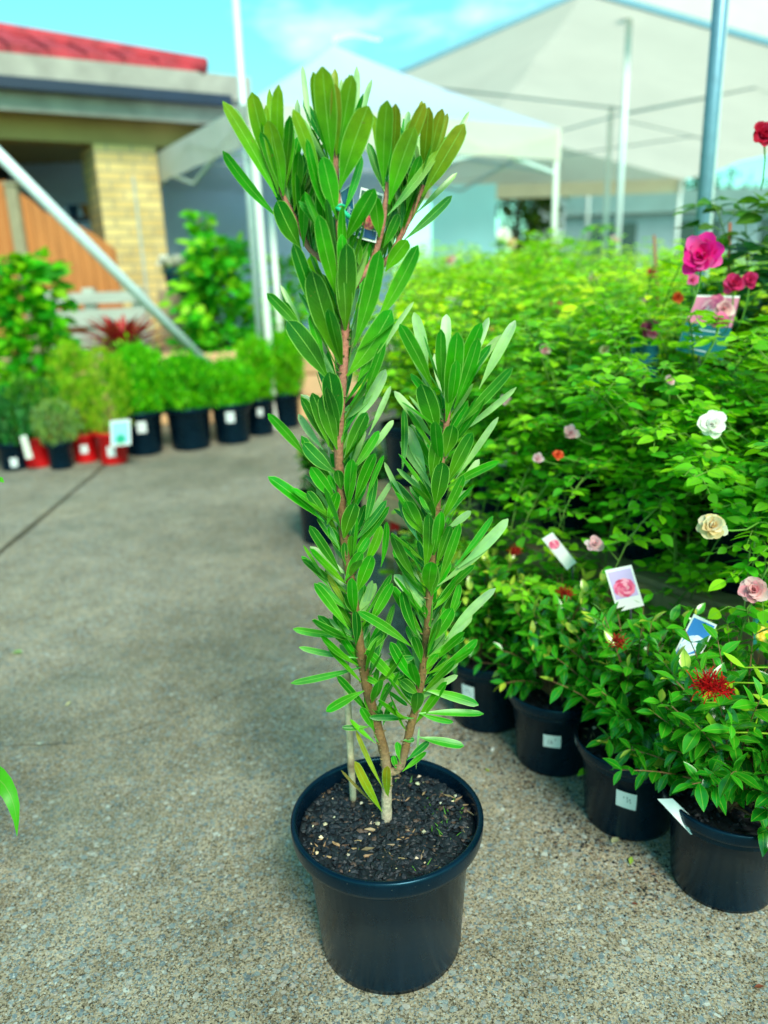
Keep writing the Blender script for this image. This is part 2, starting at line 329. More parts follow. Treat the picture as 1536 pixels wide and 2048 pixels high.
# ------------------------------------------------------------------ pots
def pot_profile(r, h, soil):
    rb = r*.755; k = r/.165
    return [(0, .004), (rb-.006*k, .004), (rb, .002), (rb+.001, .012*k), (r*.845, h-.052*k), (r*.862, h-.05*k), (r*.872, h-.034*k),
            (r*.962, h-.034*k), (r*.985, h-.031*k), (r*.994, h-.024*k), (r, h-.008*k), (r*.998, h-.003*k), (r*.988, h-.0008*k), (r*.975, h), (r*.948, h-.0004*k), (r*.938, h-.003*k), (r*.934, h-.008*k),
            (r*.91, soil-.02)]
def pot_parts(root, r, h, m, soil=None, seed=0, nchip=60, label_ang=None, label=None):
    soil = soil if soil else h*.9
    mb = MB(); mb.lathe(pot_profile(r, h, soil), 64); pot = mb.build('pot', m, root)
    if label: pot['label'] = label
    rnd = random.Random(seed); mb = MB(); rs = r*.918; r2 = random.Random(seed+1)
    rings = 10; vs = [(0, 0, soil)]
    for i in range(1, rings+1):
        for j in range(40):
            a = 2*math.pi*j/40; q = rs*i/rings
            vs.append((q*math.cos(a), q*math.sin(a), soil+(rnd.uniform(-.004, .004) if i < rings else -.004)))
    fs = [(0, 1+j, 1+(j+1) % 40) for j in range(40)]+[(1+i*40+j, 1+(i+1)*40+j, 1+(i+1)*40+(j+1) % 40, 1+i*40+(j+1) % 40) for i in range(rings-1) for j in range(40)]
    mb.add(vs, fs, (.003, .006, .008))
    for k in range(nchip):
        a = rnd.uniform(0, 6.283); q = rs*math.sqrt(rnd.random())*.96
        L = rnd.uniform(.0025, .010); W = L*rnd.uniform(.35, .8); T = L*rnd.uniform(.2, .45)
        t = rnd.random(); c = (.004, .008, .011)
        if t > .72: c = (.012, .018, .022)
        if t > .88: c = S(70, 52, 38)
        if t > .95: c = S(148, 122, 84); L *= 1.5; W *= .5
        if t > .99: c = S(200, 188, 150); L *= .4; W = L; T = L*.7
        c = jit(c, .3, rnd); e = Matrix.Rotation(rnd.uniform(0, 6.28), 3, 'Z') @ Matrix.Rotation(rnd.uniform(-.5, .5), 3, 'X') @ Matrix.Rotation(rnd.uniform(-.4, .4), 3, 'Y')
        P = [V((x*L*rnd.uniform(.7, 1), y*W*rnd.uniform(.6, 1), z*T)) for x, y, z in ((-1, -.4, 0), (-.3, -1, 0), (.7, -.7, 0), (1, .3, 0), (.2, 1, 0), (-.8, .6, 0), (-.1, 0, 1), (.2, -.1, -1))]
        o = V((q*math.cos(a), q*math.sin(a), soil+T*rnd.uniform(.3, 1.6)))
        mb.add([o+e@p for p in P], [(i, (i+1) % 6, 6) for i in range(6)]+[((i+1) % 6, i, 7) for i in range(6)], c)
    s_ = mb.build('soil', M['chips'], root, smooth=False)
    return pot
def pot_r(r, h, z): return r*.755+(r*.09)*(z/(h*.8))
def sticker(pot, r, h, ang, z0, z1, wid, seed=0, name='price_label', lean=0.):
    """paper label stuck round the pot wall"""
    mb = MB(); n = 6; vs = []; rnd = random.Random(seed)
    for i in range(n+1):
        a = ang+wid/r*(i/n-.5)
        for z in (z0, z1):
            zz = z+lean*(i/n-.5); q = pot_r(r, h, zz)+.0016; vs.append((q*math.cos(a), q*math.sin(a), zz))
    mb.add(vs, [(2*i, 2*i+2, 2*i+3, 2*i+1) for i in range(n)], S(222, 228, 226))
    for k in range(7):
        a = ang+wid/r*rnd.uniform(-.22, .22); zc = z0+(z1-z0)*rnd.uniform(.35, .7); da = wid/r*.03; dz = (z1-z0)*rnd.uniform(.04, .09)
        q = pot_r(r, h, zc)+.0022
        mb.add([(q*math.cos(a+i*da), q*math.sin(a+i*da), zc+j*dz) for i, j in ((-1, -1), (1, -1), (1, 1), (-1, 1))], [(0, 1, 2, 3)], S(150, 158, 160))
    return mb.build(name, M['paint'], pot)

# ------------------------------------------------------------------ the potted protea in front
D = 1.149
PX, PY = -.0135, 1.139
plant = thing('potted_shrub', 'tall two-stemmed shrub with long narrow leaves in a large black pot on concrete', 'potted plant', (PX, PY, 0))
PR, PH, PS = .169, .271, .246
pot_parts(plant, PR, PH, M['pot'], PS, 3, 2600)
HOLE = plain('hole_black', (.002, .003, .004), .9)
for a in (-2.05, -1.05, -.1, .9, 1.9, 2.9):      # drain notches round the base of the pot
    mb = MB(); q = PR*.755-.0033
    mb.obox((q*math.cos(a), q*math.sin(a), .008), (.004*math.cos(a), .004*math.sin(a), 0), (-.012*math.sin(a), .012*math.cos(a), 0), (0, 0, .005))
    mb.build('drain_hole', HOLE, plant, smooth=False)
def Z1(x, y): return (400+x/2.3631, 100+y/2.3631)
def Z2(x, y): return (480+x/2.56, 700+y/2.56)
def Z3(x, y): return (500+x/2.7927, 1150+y/2.7927)
def Pl(px, py, Y): return aty(px, py, Y)-V((PX, PY, 0))
TR = [(773, 1645, 0), (773, 1590, 0), (775, 1545, .002), (768, 1500, .004), (752, 1445, .006), (735, 1380, .0), (724, 1320, 0), (714, 1250, .0), (700, 1150, 0), (686, 1060, .0), (684, 1000, 0), (676, 905, .0), (680, 830, .0), (686, 750, 0), (691, 665, .0), (688, 600, .0), (683, 530, .0), (681, 490, .0)]
BR_ = {'main': TR,
       'second': [(775, 1545, .0), (792, 1542, .0), (803, 1530, -.004), (816, 1475, -.006), (831, 1415, -.004), (845, 1350, 0), (853, 1270, 0), (858, 1200, 0), (866, 1110, .0), (873, 1025, .0), (884, 915, .01), (893, 845, .015), (899, 790, .02)],
       'top': [(681, 490, .0), (677, 430, .0), (673, 370, .0), (671, 325, .0), (669, 295, .0)],
       'right': [(688, 615, .0), (706, 575, .015), (738, 535, .02), (752, 505, .02), (765, 455, .015), (772, 395, .01), (776, 365, .01)],
       'far_right': [(706, 575, .015), (752, 545, .04), (783, 510, .05), (803, 470, .05), (818, 440, .05), (841, 385, .045), (847, 370, .045)],
       'left': [(684, 545, .0), (650, 525, .03), (618, 500, .035), (605, 470, .035), (585, 425, .03), (566, 392, .03), (560, 375, .03)]}
SBEIGE, SBROWN, SRED = S(176, 160, 132), S(118, 88, 48), S(176, 112, 92)
stemrad = {'main': (.0095, .0055), 'second': (.0078, .0045), 'top': (.0052, .0036), 'right': (.0048, .0034), 'far_right': (.0046, .0032), 'left': (.0045, .0032)}
STEM3 = {}
for nm, pts in BR_.items():
    P = []
    for i in range(len(pts)-1):
        for k in range(5):
            t = k/5; x, y, o = [pts[i][q]+(pts[i+1][q]-pts[i][q])*t for q in range(3)]; P.append((x, y, D+o))
    P.append((pts[-1][0], pts[-1][1], D+pts[-1][2])); STEM3[nm] = P
    for _ in range(3): P[1:-1] = [tuple((P[i-1][q]+2*P[i][q]+P[i+1][q])/4 for q in range(3)) for i in range(1, len(P)-1)]
    r0, r1 = stemrad[nm]; mb = MB(); cs = []; rad = []
    for i, (x, y, Y) in enumerate(P):
        t = i/(len(P)-1); rad.append((r0+(r1-r0)*t)*(1+random.uniform(-.06, .10)))
        c = lerp(SBEIGE, SBROWN, min(1, max(0, (1620-y)/130))); c = lerp(c, SRED, min(1, max(0, (1050-y)/350))); cs.append(jit(c, .1))
    if nm == 'main': rad[0] *= 1.12
    mb.tube([Pl(*p) for p in P], rad, 10, cs)
    if nm in ('main', 'second'):       # leaf scars and short petiole stubs
        for i in range(6, len(P)-3):
            for q in range(2):
                a = random.uniform(0, 6.28); p = Pl(*P[i]); d = V((math.cos(a), math.sin(a), .5)).normalized()
                mb.tube([p, p+d*(rad[i]+.002), p+d*(rad[i]+.005)], [.0020, .0015, .0009], 5, S(120, 104, 62))
    mb.build({'main': 'trunk', 'second': 'trunk'}.get(nm, 'branch'), M['bark'], plant)
# leaves read off the photograph: tip, base and width in the enlarged crops, then the leaf's kind
LEAVES1 = """108,245,350,685,75,o|108,478,355,775,62,g|325,335,395,690,98,o|245,200,330,560,85,o|372,165,400,640,68,o|328,185,345,600,42,o|312,262,330,560,38,o
165,275,330,600,48,p|285,325,300,540,42,p|288,388,370,680,58,g|460,235,470,640,36,p|428,330,420,640,48,g|466,480,445,760,62,g|255,420,355,650,46,d
578,80,625,540,108,o|535,105,605,490,62,o|484,75,512,410,30,p|720,118,655,490,88,o|741,78,715,450,42,p|638,90,640,450,46,r|640,160,645,500,62,r|668,140,660,440,34,p
812,140,760,430,32,p|795,265,660,660,122,o|440,282,555,640,72,o|580,505,648,800,98,g|468,715,650,950,40,g|505,420,600,790,58,g|765,500,690,760,44,g
885,240,868,640,90,o|925,255,905,560,58,r|1015,365,893,730,112,o|822,310,862,650,50,o|795,440,872,668,46,g|942,370,918,600,36,r|1062,250,955,560,72,r|1082,270,1050,600,68,r|1048,240,1010,440,36,r|1145,280,1088,560,62,r|1170,300,1110,560,42,r|1250,350,1050,692,98,r|1273,290,1170,490,28,p|1125,475,895,775,48,o|1215,580,1018,775,34,p|1190,690,972,892,50,d|985,290,978,420,32,p|1115,410,1062,600,46,p|1042,500,965,750,58,g|1000,330,930,560,46,o
365,714,465,932,112,d|825,655,697,895,92,g|825,690,848,885,78,g|940,775,878,925,52,d|980,900,885,1040,88,y2|1030,925,838,1255,82,g|850,950,742,1385,96,g|692,915,690,1315,106,d|530,1045,657,1480,132,d|442,915,545,1260,76,d|560,782,645,1180,86,g|318,1150,490,1312,58,d|380,1110,490,1310,30,p|415,1280,592,1540,112,d|905,1230,695,1540,120,g|1010,1190,870,1400,28,p|500,675,490,930,56,g|740,905,740,1010,46,d|800,910,755,1100,50,g|522,975,545,1060,58,y2|770,1000,770,1150,46,g|400,1190,480,1310,44,d|872,1370,765,1540,74,g|520,1250,565,1420,52,g|610,860,655,1010,50,g
945,1295,1085,1580,78,g|1012,1240,1065,1520,66,p|1140,1320,1135,1620,62,g|1165,1250,1165,1470,62,p|1330,1290,1200,1620,80,g|1365,1265,1290,1480,48,p|1490,1280,1330,1560,62,p|1425,1345,1220,1650,60,p|870,1380,800,1600,56,g|985,1330,1060,1560,50,p"""
LEAVES2 = """455,113,485,440,132,d|370,220,437,475,82,d|425,230,498,510,98,d|508,265,522,475,56,d|650,320,543,565,86,d|710,415,595,590,56,g|143,325,330,510,66,g|325,478,482,625,88,d|785,360,680,480,42,p|772,185,670,390,40,p|745,100,610,340,74,p|300,330,405,480,48,p|310,240,445,478,32,p|575,560,575,795,76,g|692,530,605,765,76,g|735,540,670,720,36,g|365,600,480,765,82,g|500,615,517,715,66,d|695,640,655,885,52,d|785,660,635,890,40,p|145,650,410,845,76,g|345,725,432,835,66,d|500,728,425,865,66,g|590,785,530,972,96,d|750,770,600,965,50,d|357,900,505,1135,66,d|535,985,540,1105,42,d|570,950,575,1055,48,y2|625,1035,523,1172,72,g|675,1052,598,1245,88,g|722,900,650,1090,62,y2|315,1055,445,1190,42,g|325,1000,425,1155,22,y2|380,1195,542,1415,66,g|450,1150,540,1315,38,r|780,1195,675,1390,68,g|775,1150,655,1340,44,d|545,1250,592,1355,62,d|592,1335,580,1505,62,d|605,1338,868,1502,64,g|273,1428,555,1450,54,c|303,1522,565,1562,42,c|790,1300,735,1510,42,d|752,880,735,1065,44,g|400,1190,548,1325,48,g|397,850,495,1010,56,d|640,410,600,560,46,p|455,640,480,720,40,g|660,960,600,1060,50,g
930,175,992,435,122,d|1113,-90,1055,365,108,g|1220,-60,1112,285,78,g|1395,90,1112,392,62,d|1415,190,1125,415,48,p|790,212,982,445,66,p|838,305,812,585,46,d|850,385,940,630,72,p|1022,415,962,658,82,d|1090,385,1050,545,98,d|1190,425,1072,675,88,d|1322,345,1125,630,48,p|1040,577,998,808,108,d|1145,640,1035,880,62,g|820,470,975,710,62,p|740,575,858,775,36,p|850,775,925,930,98,g|818,760,892,945,56,b|968,840,930,1115,82,d|1012,930,1000,1028,52,y2|1080,900,1015,1095,62,d|1125,890,1035,1175,62,g|1182,825,1075,895,52,p|1372,865,1140,1070,76,p|1322,942,1025,1195,62,p|778,935,885,1160,66,d|980,1088,985,1255,88,d|790,1150,945,1308,72,p|1100,1190,1005,1318,56,g|1308,1220,1070,1450,60,p|830,1235,895,1455,72,d|970,1245,975,1435,52,d|1087,1320,962,1512,92,g|890,1465,918,1595,66,d|1215,1482,1055,1605,66,g|940,1310,952,1375,46,d|930,735,972,835,56,g|1125,1200,1085,1345,50,g|1295,850,1120,1070,44,g|1160,720,1050,860,52,p|880,640,960,780,50,p|1225,560,1110,720,50,p|1190,1340,1050,1500,52,p"""
LEAVES3 = """275,405,595,455,44,c|228,605,620,515,52,c|425,762,630,638,76,g|650,420,835,608,72,g|785,375,922,602,76,g|1270,362,1040,540,66,g|1275,725,980,632,70,g|1305,775,955,762,56,g|1135,822,955,762,44,g|1195,955,955,885,70,g|845,588,940,672,76,d|985,632,935,712,72,p|668,795,915,800,50,g|640,568,765,592,46,g|855,550,775,540,50,d|880,730,765,595,36,g|742,782,655,715,50,d|620,740,685,865,66,g|640,680,685,775,46,d|705,852,738,958,56,g|775,598,715,775,56,g|792,708,758,825,46,g|822,932,842,1055,56,g|800,1008,818,1085,46,g|985,990,860,1090,44,g|1000,930,875,1035,54,d|918,920,855,925,40,d|768,1068,772,1255,70,y|585,1042,738,1322,74,y|510,1092,675,1255,22,n|592,870,735,1185,38,y|558,808,685,925,40,y2|515,852,655,832,44,d|1045,440,985,525,66,g|1200,350,1000,450,46,d|1160,560,980,655,52,p|1165,480,985,605,66,p|915,460,715,485,54,d|762,330,648,435,60,d|802,168,758,335,30,d|945,850,948,1055,18,p|1080,180,1120,320,40,g|1240,240,1060,420,50,p|700,600,740,470,46,g"""
KC = {'g': S(30, 152, 6), 'd': S(8, 118, 12), 'o': S(74, 172, 2), 'r': S(104, 152, 12), 'p': S(134, 184, 108), 'b': S(70, 150, 96), 'y2': S(92, 176, 10), 'y': S(132, 164, 16), 'c': S(44, 156, 12), 'n': S(112, 96, 40)}
KT = {'o': S(128, 166, 8), 'r': S(150, 150, 26), 'g': S(24, 146, 4), 'd': S(6, 110, 12), 'y': S(160, 150, 30), 'p': S(150, 186, 128), 'c': S(70, 150, 34)}
allst = [(p, nm) for nm, P in STEM3.items() for p in P]
def nearest(x, y):
    return min(allst, key=lambda s_: (s_[0][0]-x)**2+(s_[0][1]-y)**2)
fol = {k: MB() for k in STEM3}
rl = random.Random(5)
for dat, Z, zs in ((LEAVES1, Z1, 2.3631), (LEAVES2, Z2, 2.56), (LEAVES3, Z3, 2.7927)):
    for row in dat.replace('\n', '|').split('|'):
        q = row.split(','); tx, ty = Z(float(q[0]), float(q[1])); bx, by = Z(float(q[2]), float(q[3])); wpx = float(q[4])/zs; k = q[5]
        (sx, sy, sY), nm = nearest(bx, by)
        L = math.hypot(tx-bx, ty-by)/FPX*1.24; dist = abs(bx-sx)/FPX*1.2
        frac = abs(tx-bx)/max(1, math.hypot(tx-bx, ty-by))
        back = k in 'p'
        if by < 830 and k in ('o', 'r', 'g') and rl.random() < .0: back = True
        dy = (-.34*(1-frac*.75)-.04)*L if not back else (.32*(1-frac*.6)+.05)*L
        if wpx < 22 and not back: dy = abs(dy)*rl.uniform(-.2, .9)
        off = (-.007 if not back else .008)
        # the petiole reaches towards its stem
        gap = math.hypot(bx-sx, by-sy)
        if gap > 9 and nm != 'x':
            f = min(.7, 10/gap+.15) if gap < 60 else .15
            bx2, by2 = bx+(sx-bx)*f*.5, by+min(18, abs(sx-bx)*.3)
        else: bx2, by2 = bx, by
        b = Pl(bx2, by2, sY+off); t = Pl(tx, ty, sY+off+dy)
        d = t-b; L = d.length; view = (C0-V((PX, PY, 0))-(b+t)/2).normalized()
        nrm = view-d.normalized()*view.dot(d.normalized())
        rot = Matrix.Rotation(rl.uniform(-.45, .45), 3, d.normalized()); nrm = rot@nrm
        bend = rl.uniform(.02, .11)*(1 if not back else -1)
        if back: nrm = nrm
        # arch without moving the tip: compensate the bend in the direction
        d2 = (d-nrm.normalized()*bend*L).normalized()
        c = jit(KC[k], .16, rl); tp = KT.get(k); tp = jit(tp, .16, rl) if tp else None
        if k in 'gd': c = jit(lerp(KC[k], S(136, 196, 24), rl.uniform(.0, .42)), .15, rl)
        fol[nm].leaf(b, d2, nrm, L*1.0, wpx/FPX*1.22*.80, OBL, 14, rl.uniform(.06, .22), bend, c, tp, True, rl.uniform(-.14, .14), .02, rl.uniform(-.3, .3))
# leaves on the far side of the stems
for nm, P in STEM3.items():
    lo = 26 if nm == 'main' else 20 if nm == 'second' else 6
    for i in range(lo, len(P)):
        for q in range(2):
            a = (i*2+q)*2.39996
            if math.sin(a) < -.2: a = -a
            x, y, Y = P[i]; b = Pl(x, y, Y)
            if 370 < y < 520 and 660 < x < 790: continue
            el = rl.uniform(.75, 1.25) if y > 800 else rl.uniform(1.15, 1.5)
            out = V((math.cos(a), math.sin(a), 0)); d = out+V((0, 0, math.tan(el)*.62))
            L = rl.uniform(.055, .085) if y > 700 else rl.uniform(.07, .10)
            nrm = V((rl.uniform(-.8, .8), rl.uniform(-.8, .3), 1))-out*.6
            kk = rl.choice('gdgpp'); fol[nm].leaf(b+out*.003, d, nrm, L, rl.uniform(.011, .019), OBL, 10, .12, .08, jit(KC[kk], .16, rl), None, True, rl.uniform(-.1, .1), .02, 0)
for nm, lo, hi, st_ in (('main', 20, 92, 1), ('second', 16, 62, 1), ('top', 4, 14, 3), ('right', 6, 30, 3), ('left', 6, 30, 3), ('far_right', 4, 28, 4)):
    P = STEM3[nm]
    for i in range(lo, min(hi, len(P)), st_):
        a = i*2.39996; a = -abs((a % 6.283)-3.1416) if rl.random() < .7 else a
        x, y, Y = P[i]; b = Pl(x, y, Y); out = V((math.cos(a), math.sin(a)*.8, 0))
        if (nm == 'right' and y > 395) or (nm in ('top', 'main') and 380 < y < 520 and out.x > 0): continue
        if nm in ('main', 'second') and rl.random() < (.15 if y > 1250 else .06): continue; L = rl.uniform(.04, .066) if y > 640 else rl.uniform(.06, .085)
        d = out+V((0, 0, rl.uniform(.5, 1.7) if y > 640 else rl.uniform(1.6, 2.6))); kk = rl.choice('gdgdg')
        fol[nm].leaf(b+out*.005, d, V((0, -.45, .6))-out*.5, L*1.08, L*rl.uniform(.15, .26), OBL, 12, .14, rl.uniform(-.05, .16), jit(lerp(KC[kk], S(140, 196, 30), rl.uniform(.0, .5)), .16, rl), jit(KC[kk], .2, rl), True, rl.uniform(-.12, .12), .02, rl.uniform(-.2, .2))
for nm, m_ in fol.items():
    if m_.v: m_.build('foliage', M['protea'], plant)
# a bamboo stake
mb = MB(); sp = [Pl(707, 1606, 1.205), Pl(698, 1450, 1.205), Pl(690, 1300, 1.205), Pl(672, 1000, 1.205), Pl(655, 800, 1.205), Pl(640, 600, 1.205)]
pts = []
for i in range(5): pts += [sp[i]+(sp[i+1]-sp[i])*(k/8) for k in range(8)]
rad = [.0062*(1.22 if i % 9 == 4 else 1) for i in range(len(pts))]
mb.tube(pts, rad, 10, [jit(S(186, 172, 140) if i % 9 != 4 else S(120, 104, 78), .14) for i in range(len(pts))]); mb.build('stake', M['bamboo'], plant)
# weeds in the pot
mb = MB()
for k in range(34):
    a = random.gauss(-.05, .35) if k < 24 else random.uniform(0, 6.28); q = PR*random.uniform(.45, .8)
    b = V((q*math.cos(a), q*math.sin(a), PS)); mb.leaf(b, (random.uniform(-1, 1), random.uniform(-1, 1), random.uniform(.5, 1.5)), (0, -1, .3), random.uniform(.008, .02), .0016, STRAP, 3, 0, .2, S(90, 150, 50))
tag(mb.build('weed', M['softleaf'], plant), kind='stuff')

# ------------------------------------------------------------------ plant tags
def card(mb, quad, th=.0012, col=S(230, 230, 222)):
    a, b, c, d = [V(p) for p in quad]; n = (b-a).cross(d-a).normalized()*th
    vs = [a, b, c, d, a-n, b-n, c-n, d-n]
    mb.add(vs, [(0, 1, 2, 3), (7, 6, 5, 4), (0, 4, 5, 1), (1, 5, 6, 2), (2, 6, 7, 3), (3, 7, 4, 0)], col)
def on(quad, u, v, lift):
    a, b, c, d = [V(p) for p in quad]; n = (b-a).cross(d-a).normalized()
    return (a*(1-u)+b*u)*(1-v)+(d*(1-u)+c*u)*v+n*lift
def patch(mb, quad, u0, u1, v0, v1, col, lift=.0006):
    mb.add([on(quad, u0, v0, lift), on(quad, u1, v0, lift), on(quad, u1, v1, lift), on(quad, u0, v1, lift)], [(0, 1, 2, 3)], col)
def printed_rose(mb, quad, cu, cv, r, asp, cols, lift=.001, rnd=random):
    for ring, (n_, q) in enumerate(((9, 1.), (7, .72), (5, .45), (3, .2))):
        for k in range(n_):
            a = 6.283*k/n_+ring*.6; du, dv = math.cos(a)*r*q*.6, math.sin(a)*r*q*.6*asp; pr = r*q*.55; P = []
            for j in range(8):
                e = 6.283*j/8; P.append(on(quad, cu+du+pr*math.cos(e), cv+dv+pr*asp*math.sin(e), lift+ring*.0003+k*.00002))
            mb.add(P, [tuple(range(8))], jit(cols[(ring+k) % len(cols)], .12, rnd))
def make_tag(pix, Y, label, bg, rose, name='plant_tag', band=None, lines=0, pic=(.08, .92, .08, .92), rsp=(.5, .5, .3), frame=S(232, 232, 226), group=None, stem=None, tilt=0.):
    """pix: bottom-left, bottom-right, top-right, top-left"""
    ys = [Y+tilt, Y+tilt, Y, Y]
    quad = [aty(x, y, yy) for (x, y), yy in zip(pix, ys)]
    o = quad[0].copy(); root = thing(name, label, 'plant tag', o, 0, group); quad = [p-o for p in quad]
    mb = MB(); card(mb, quad, col=frame); mb.build('card', M['paint'], root, smooth=False)
    asp = ((quad[1]-quad[0]).length)/((quad[3]-quad[0]).length)
    mb = MB(); patch(mb, quad, pic[0], pic[1], pic[2], pic[3], bg)
    if rose: printed_rose(mb, quad, rsp[0], rsp[1], rsp[2], asp, rose)
    if band: patch(mb, quad, *band[1:5], band[0], .0012)
    for k in range(lines):
        v = band[3]+(band[4]-band[3])*(k+.7)/(lines+.6) if band else .2+k*.1
        patch(mb, quad, .16, .16+random.uniform(.35, .62), v-.008, v+.008, S(205, 222, 226), .0018)
    mb.build('picture', M['paint'], root, smooth=False)
    if stem:
        mb = MB(); p = (quad[0]+quad[1])/2; mb.tube([p, V(stem)-o], .0022, 6, S(40, 46, 50)); mb.build('spike', M['matte'], root)
    return root
pinks = [S(236, 120, 150), S(226, 90, 130), S(244, 160, 180), S(214, 70, 110)]
t_ = make_tag([(706, 474), (752, 486), (768, 388), (722, 374)], 1.165, 'small white bordered tag with navy foot tied to the front shrub', S(58, 92, 66), [S(222, 104, 96), S(240, 150, 110), S(200, 70, 90)], band=(S(24, 66, 112), .05, .95, .05, .22), pic=(.05, .95, .24, .95), rsp=(.55, .36, .26))
mb = MB(); o = t_.location
q2 = [aty(694, 463, 1.155)-o, aty(711, 471, 1.16)-o, aty(705, 366, 1.157)-o, aty(679, 385, 1.153)-o]; card(mb, q2, .001, S(214, 226, 226)); patch(mb, q2, .06, .94, .02, .98, S(20, 82, 110), .001)
for k in range(16): patch(mb, q2, .32, .32+random.uniform(.2, .5), .12+k*.03, .13+k*.03, S(196, 214, 220), .0016)
mb.build('folded_card', M['paint'], t_, smooth=False)
mb = MB(); q1 = [aty(x, y, 1.186)-o for x, y in ((716, 468), (750, 478), (748, 464), (720, 456))]
q3 = [aty(x, y, 1.165)-o for x, y in ((706, 474), (752, 486), (768, 388), (722, 374))]
P = [on(q3, .30+.055*math.cos(6.283*j/14), .135+.05*math.sin(6.283*j/14)*.6, .002) for j in range(14)]; mb.add(P, [tuple(range(14))], S(222, 230, 232)); patch(mb, q3, .42, .44, .05, .22, S(150, 190, 214), .002); mb.build('printed_dot', M['paint'], t_, smooth=False)
tp = [aty(672, 416, 1.138), aty(682, 420, 1.135), aty(694, 430, 1.135), aty(707, 443, 1.145)]
mb = MB(); mb.tube([p-o for p in tp], [.0022, .0036, .0036, .0030], 6, S(30, 190, 140)); mb.tube([aty(670, 415, 1.14)-o, aty(681, 409, 1.136)-o, aty(692, 414, 1.15)-o], .002, 6, S(30, 190, 140)); mb.build('tie', M['matte'], t_)

# ------------------------------------------------------------------ glossy shrubs in the right hand row
def glossy_shrub(seed, h, spread, n_tw, young, r0=.03, Lr=(.036, .058), dark=S(14, 122, 20), lean=(0, 0)):
    rnd = random.Random(seed); st = MB(); fo = MB()
    for k in range(n_tw):
        a = rnd.uniform(0, 6.283); up = rnd.random()**.8
        e = V((math.cos(a)*spread*math.sqrt(1-up*.75)*rnd.uniform(.55, 1)+lean[0], math.sin(a)*spread*math.sqrt(1-up*.75)*rnd.uniform(.55, 1)+lean[1], h*(.12+.85*up)*rnd.uniform(.85, 1.05)))
        b = V((rnd.uniform(-r0, r0), rnd.uniform(-r0, r0), 0)); mid = b.lerp(e, .5)+V((-e.x*.16, -e.y*.16, .035))
        pts = [b+(mid-b)*(2*t)*(1-t)+(e-b)*t*t if False else b*(1-t)**2+mid*2*t*(1-t)+e*t*t for t in [i/7 for i in range(8)]]
        st.tube(pts, [.0028*(1-.75*i/7) for i in range(8)], 5, jit(S(120, 88, 52), .2, rnd))
        npair = rnd.randint(5, 8)
        for j in range(npair):
            t = .35+.65*(j+1)/npair; i = min(6, int(t*7)); f = t*7-i; p = pts[i].lerp(pts[i+1], f); d = (pts[i+1]-pts[i]).normalized()
            x = d.orthogonal().normalized(); x = Matrix.Rotation(j*1.571+k, 3, d)@x
            last = j == npair-1
            for sg in (-1, 1):
                out = x*sg; ld = (out*(1 if not last else .55)+d*rnd.uniform(.3, .8)+V((0, 0, rnd.uniform(-.15, .3)))).normalized()
                L = rnd.uniform(*Lr)*(1 if not last else .75); tt = max(0, up-.3)*(j/npair)
                c = jit(lerp(dark, S(70, 158, 20), min(1, tt*1.2+rnd.random()*.25)), .22, rnd)
                if last and rnd.random() < young: c = jit(S(168, 190, 60), .2, rnd)
                fo.leaf(p, ld, V((0, 0, 1))+V((rnd.uniform(-.4, .4), rnd.uniform(-.4, .4), 0)), L, L*rnd.uniform(.40, .50), ELL, 6, .28, -rnd.uniform(.05, .25), c)
            if last and rnd.random() < young:
                for q in range(4):
                    ld = (d+V((rnd.uniform(-.7, .7), rnd.uniform(-.7, .7), rnd.uniform(0, .5)))).normalized(); L = rnd.uniform(.008, .018)
                    fo.leaf(p, ld, V((0, 0, 1)), L, L*.4, ELL, 4, .3, .1, jit(S(186, 200, 84), .2, rnd))
    return st, fo
def shrub_pot(front, r, h, seed, fh, fs, ntw, young, label, lab=None, dirn=(0, -1), dark=S(14, 122, 20), lean=(0, 0), rz=0):
    g = atz(*front, 0); dv = V((g.x, g.y, 0)).normalized(); c = V((g.x, g.y, 0))+dv*r*.755
    root = thing('potted_shrub', label, 'potted plant', c, 0, 'glossy leaved shrubs in the row of black pots')
    pot = pot_parts(root, r, h, M['pot'], h*.9, seed, 160)
    st, fo = glossy_shrub(seed, fh, fs, ntw, young, dark=dark, lean=lean)
    s1 = st.build('stem', M['matte'], root, loc=(0, 0, h*.88)); f1 = fo.build('foliage', M['glossleaf'], root, loc=(0, 0, h*.88))
    if lab:
        ang, z0, z1, wd, lean_ = lab; sticker(pot, r, h, ang, z0, z1, wd, seed, lean=lean_)
    return root, pot, c
sh1, pot1, c1 = shrub_pot((1434, 1822), .126, .20, 21, .38, .27, 104, .12, 'dark glossy shrub with a red brush flower in the nearest black pot on the right', lean=(.01, 0))
sh2, pot2, c2 = shrub_pot((1250, 1682), .122, .20, 22, .35, .23, 84, .3, 'glossy shrub in the second nearest black pot with a bent white label low on it', (-1.95, .088, .128, .05, -.006))
sh3, pot3, c3 = shrub_pot((1105, 1555), .122, .20, 23, .33, .21, 80, .6, 'yellow tipped glossy shrub in the third black pot from the right with square white label', (-1.85, .088, .122, .05, 0))
sh4, pot4, c4 = shrub_pot((975, 1468), .122, .20, 24, .31, .18, 70, .7, 'yellow tipped shrub in a black pot just right of the front shrub', (-2.25, .10, .14, .045, 0))
# strap label hanging over the rim of the nearest pot
mb = MB(); q = [aty(1382, 1669, 1.19), aty(1411, 1660, 1.20), aty(1345, 1597, 1.215), aty(1315, 1598, 1.205)]; o = q[0].copy(); card(mb, [p-o for p in q], .0012, S(222, 232, 228))
ob = mb.build('strap_label', M['paint'], None, smooth=False, loc=o); tag(ob, 'blank white strap label hooked over the rim of the nearest right hand pot', 'plant tag')
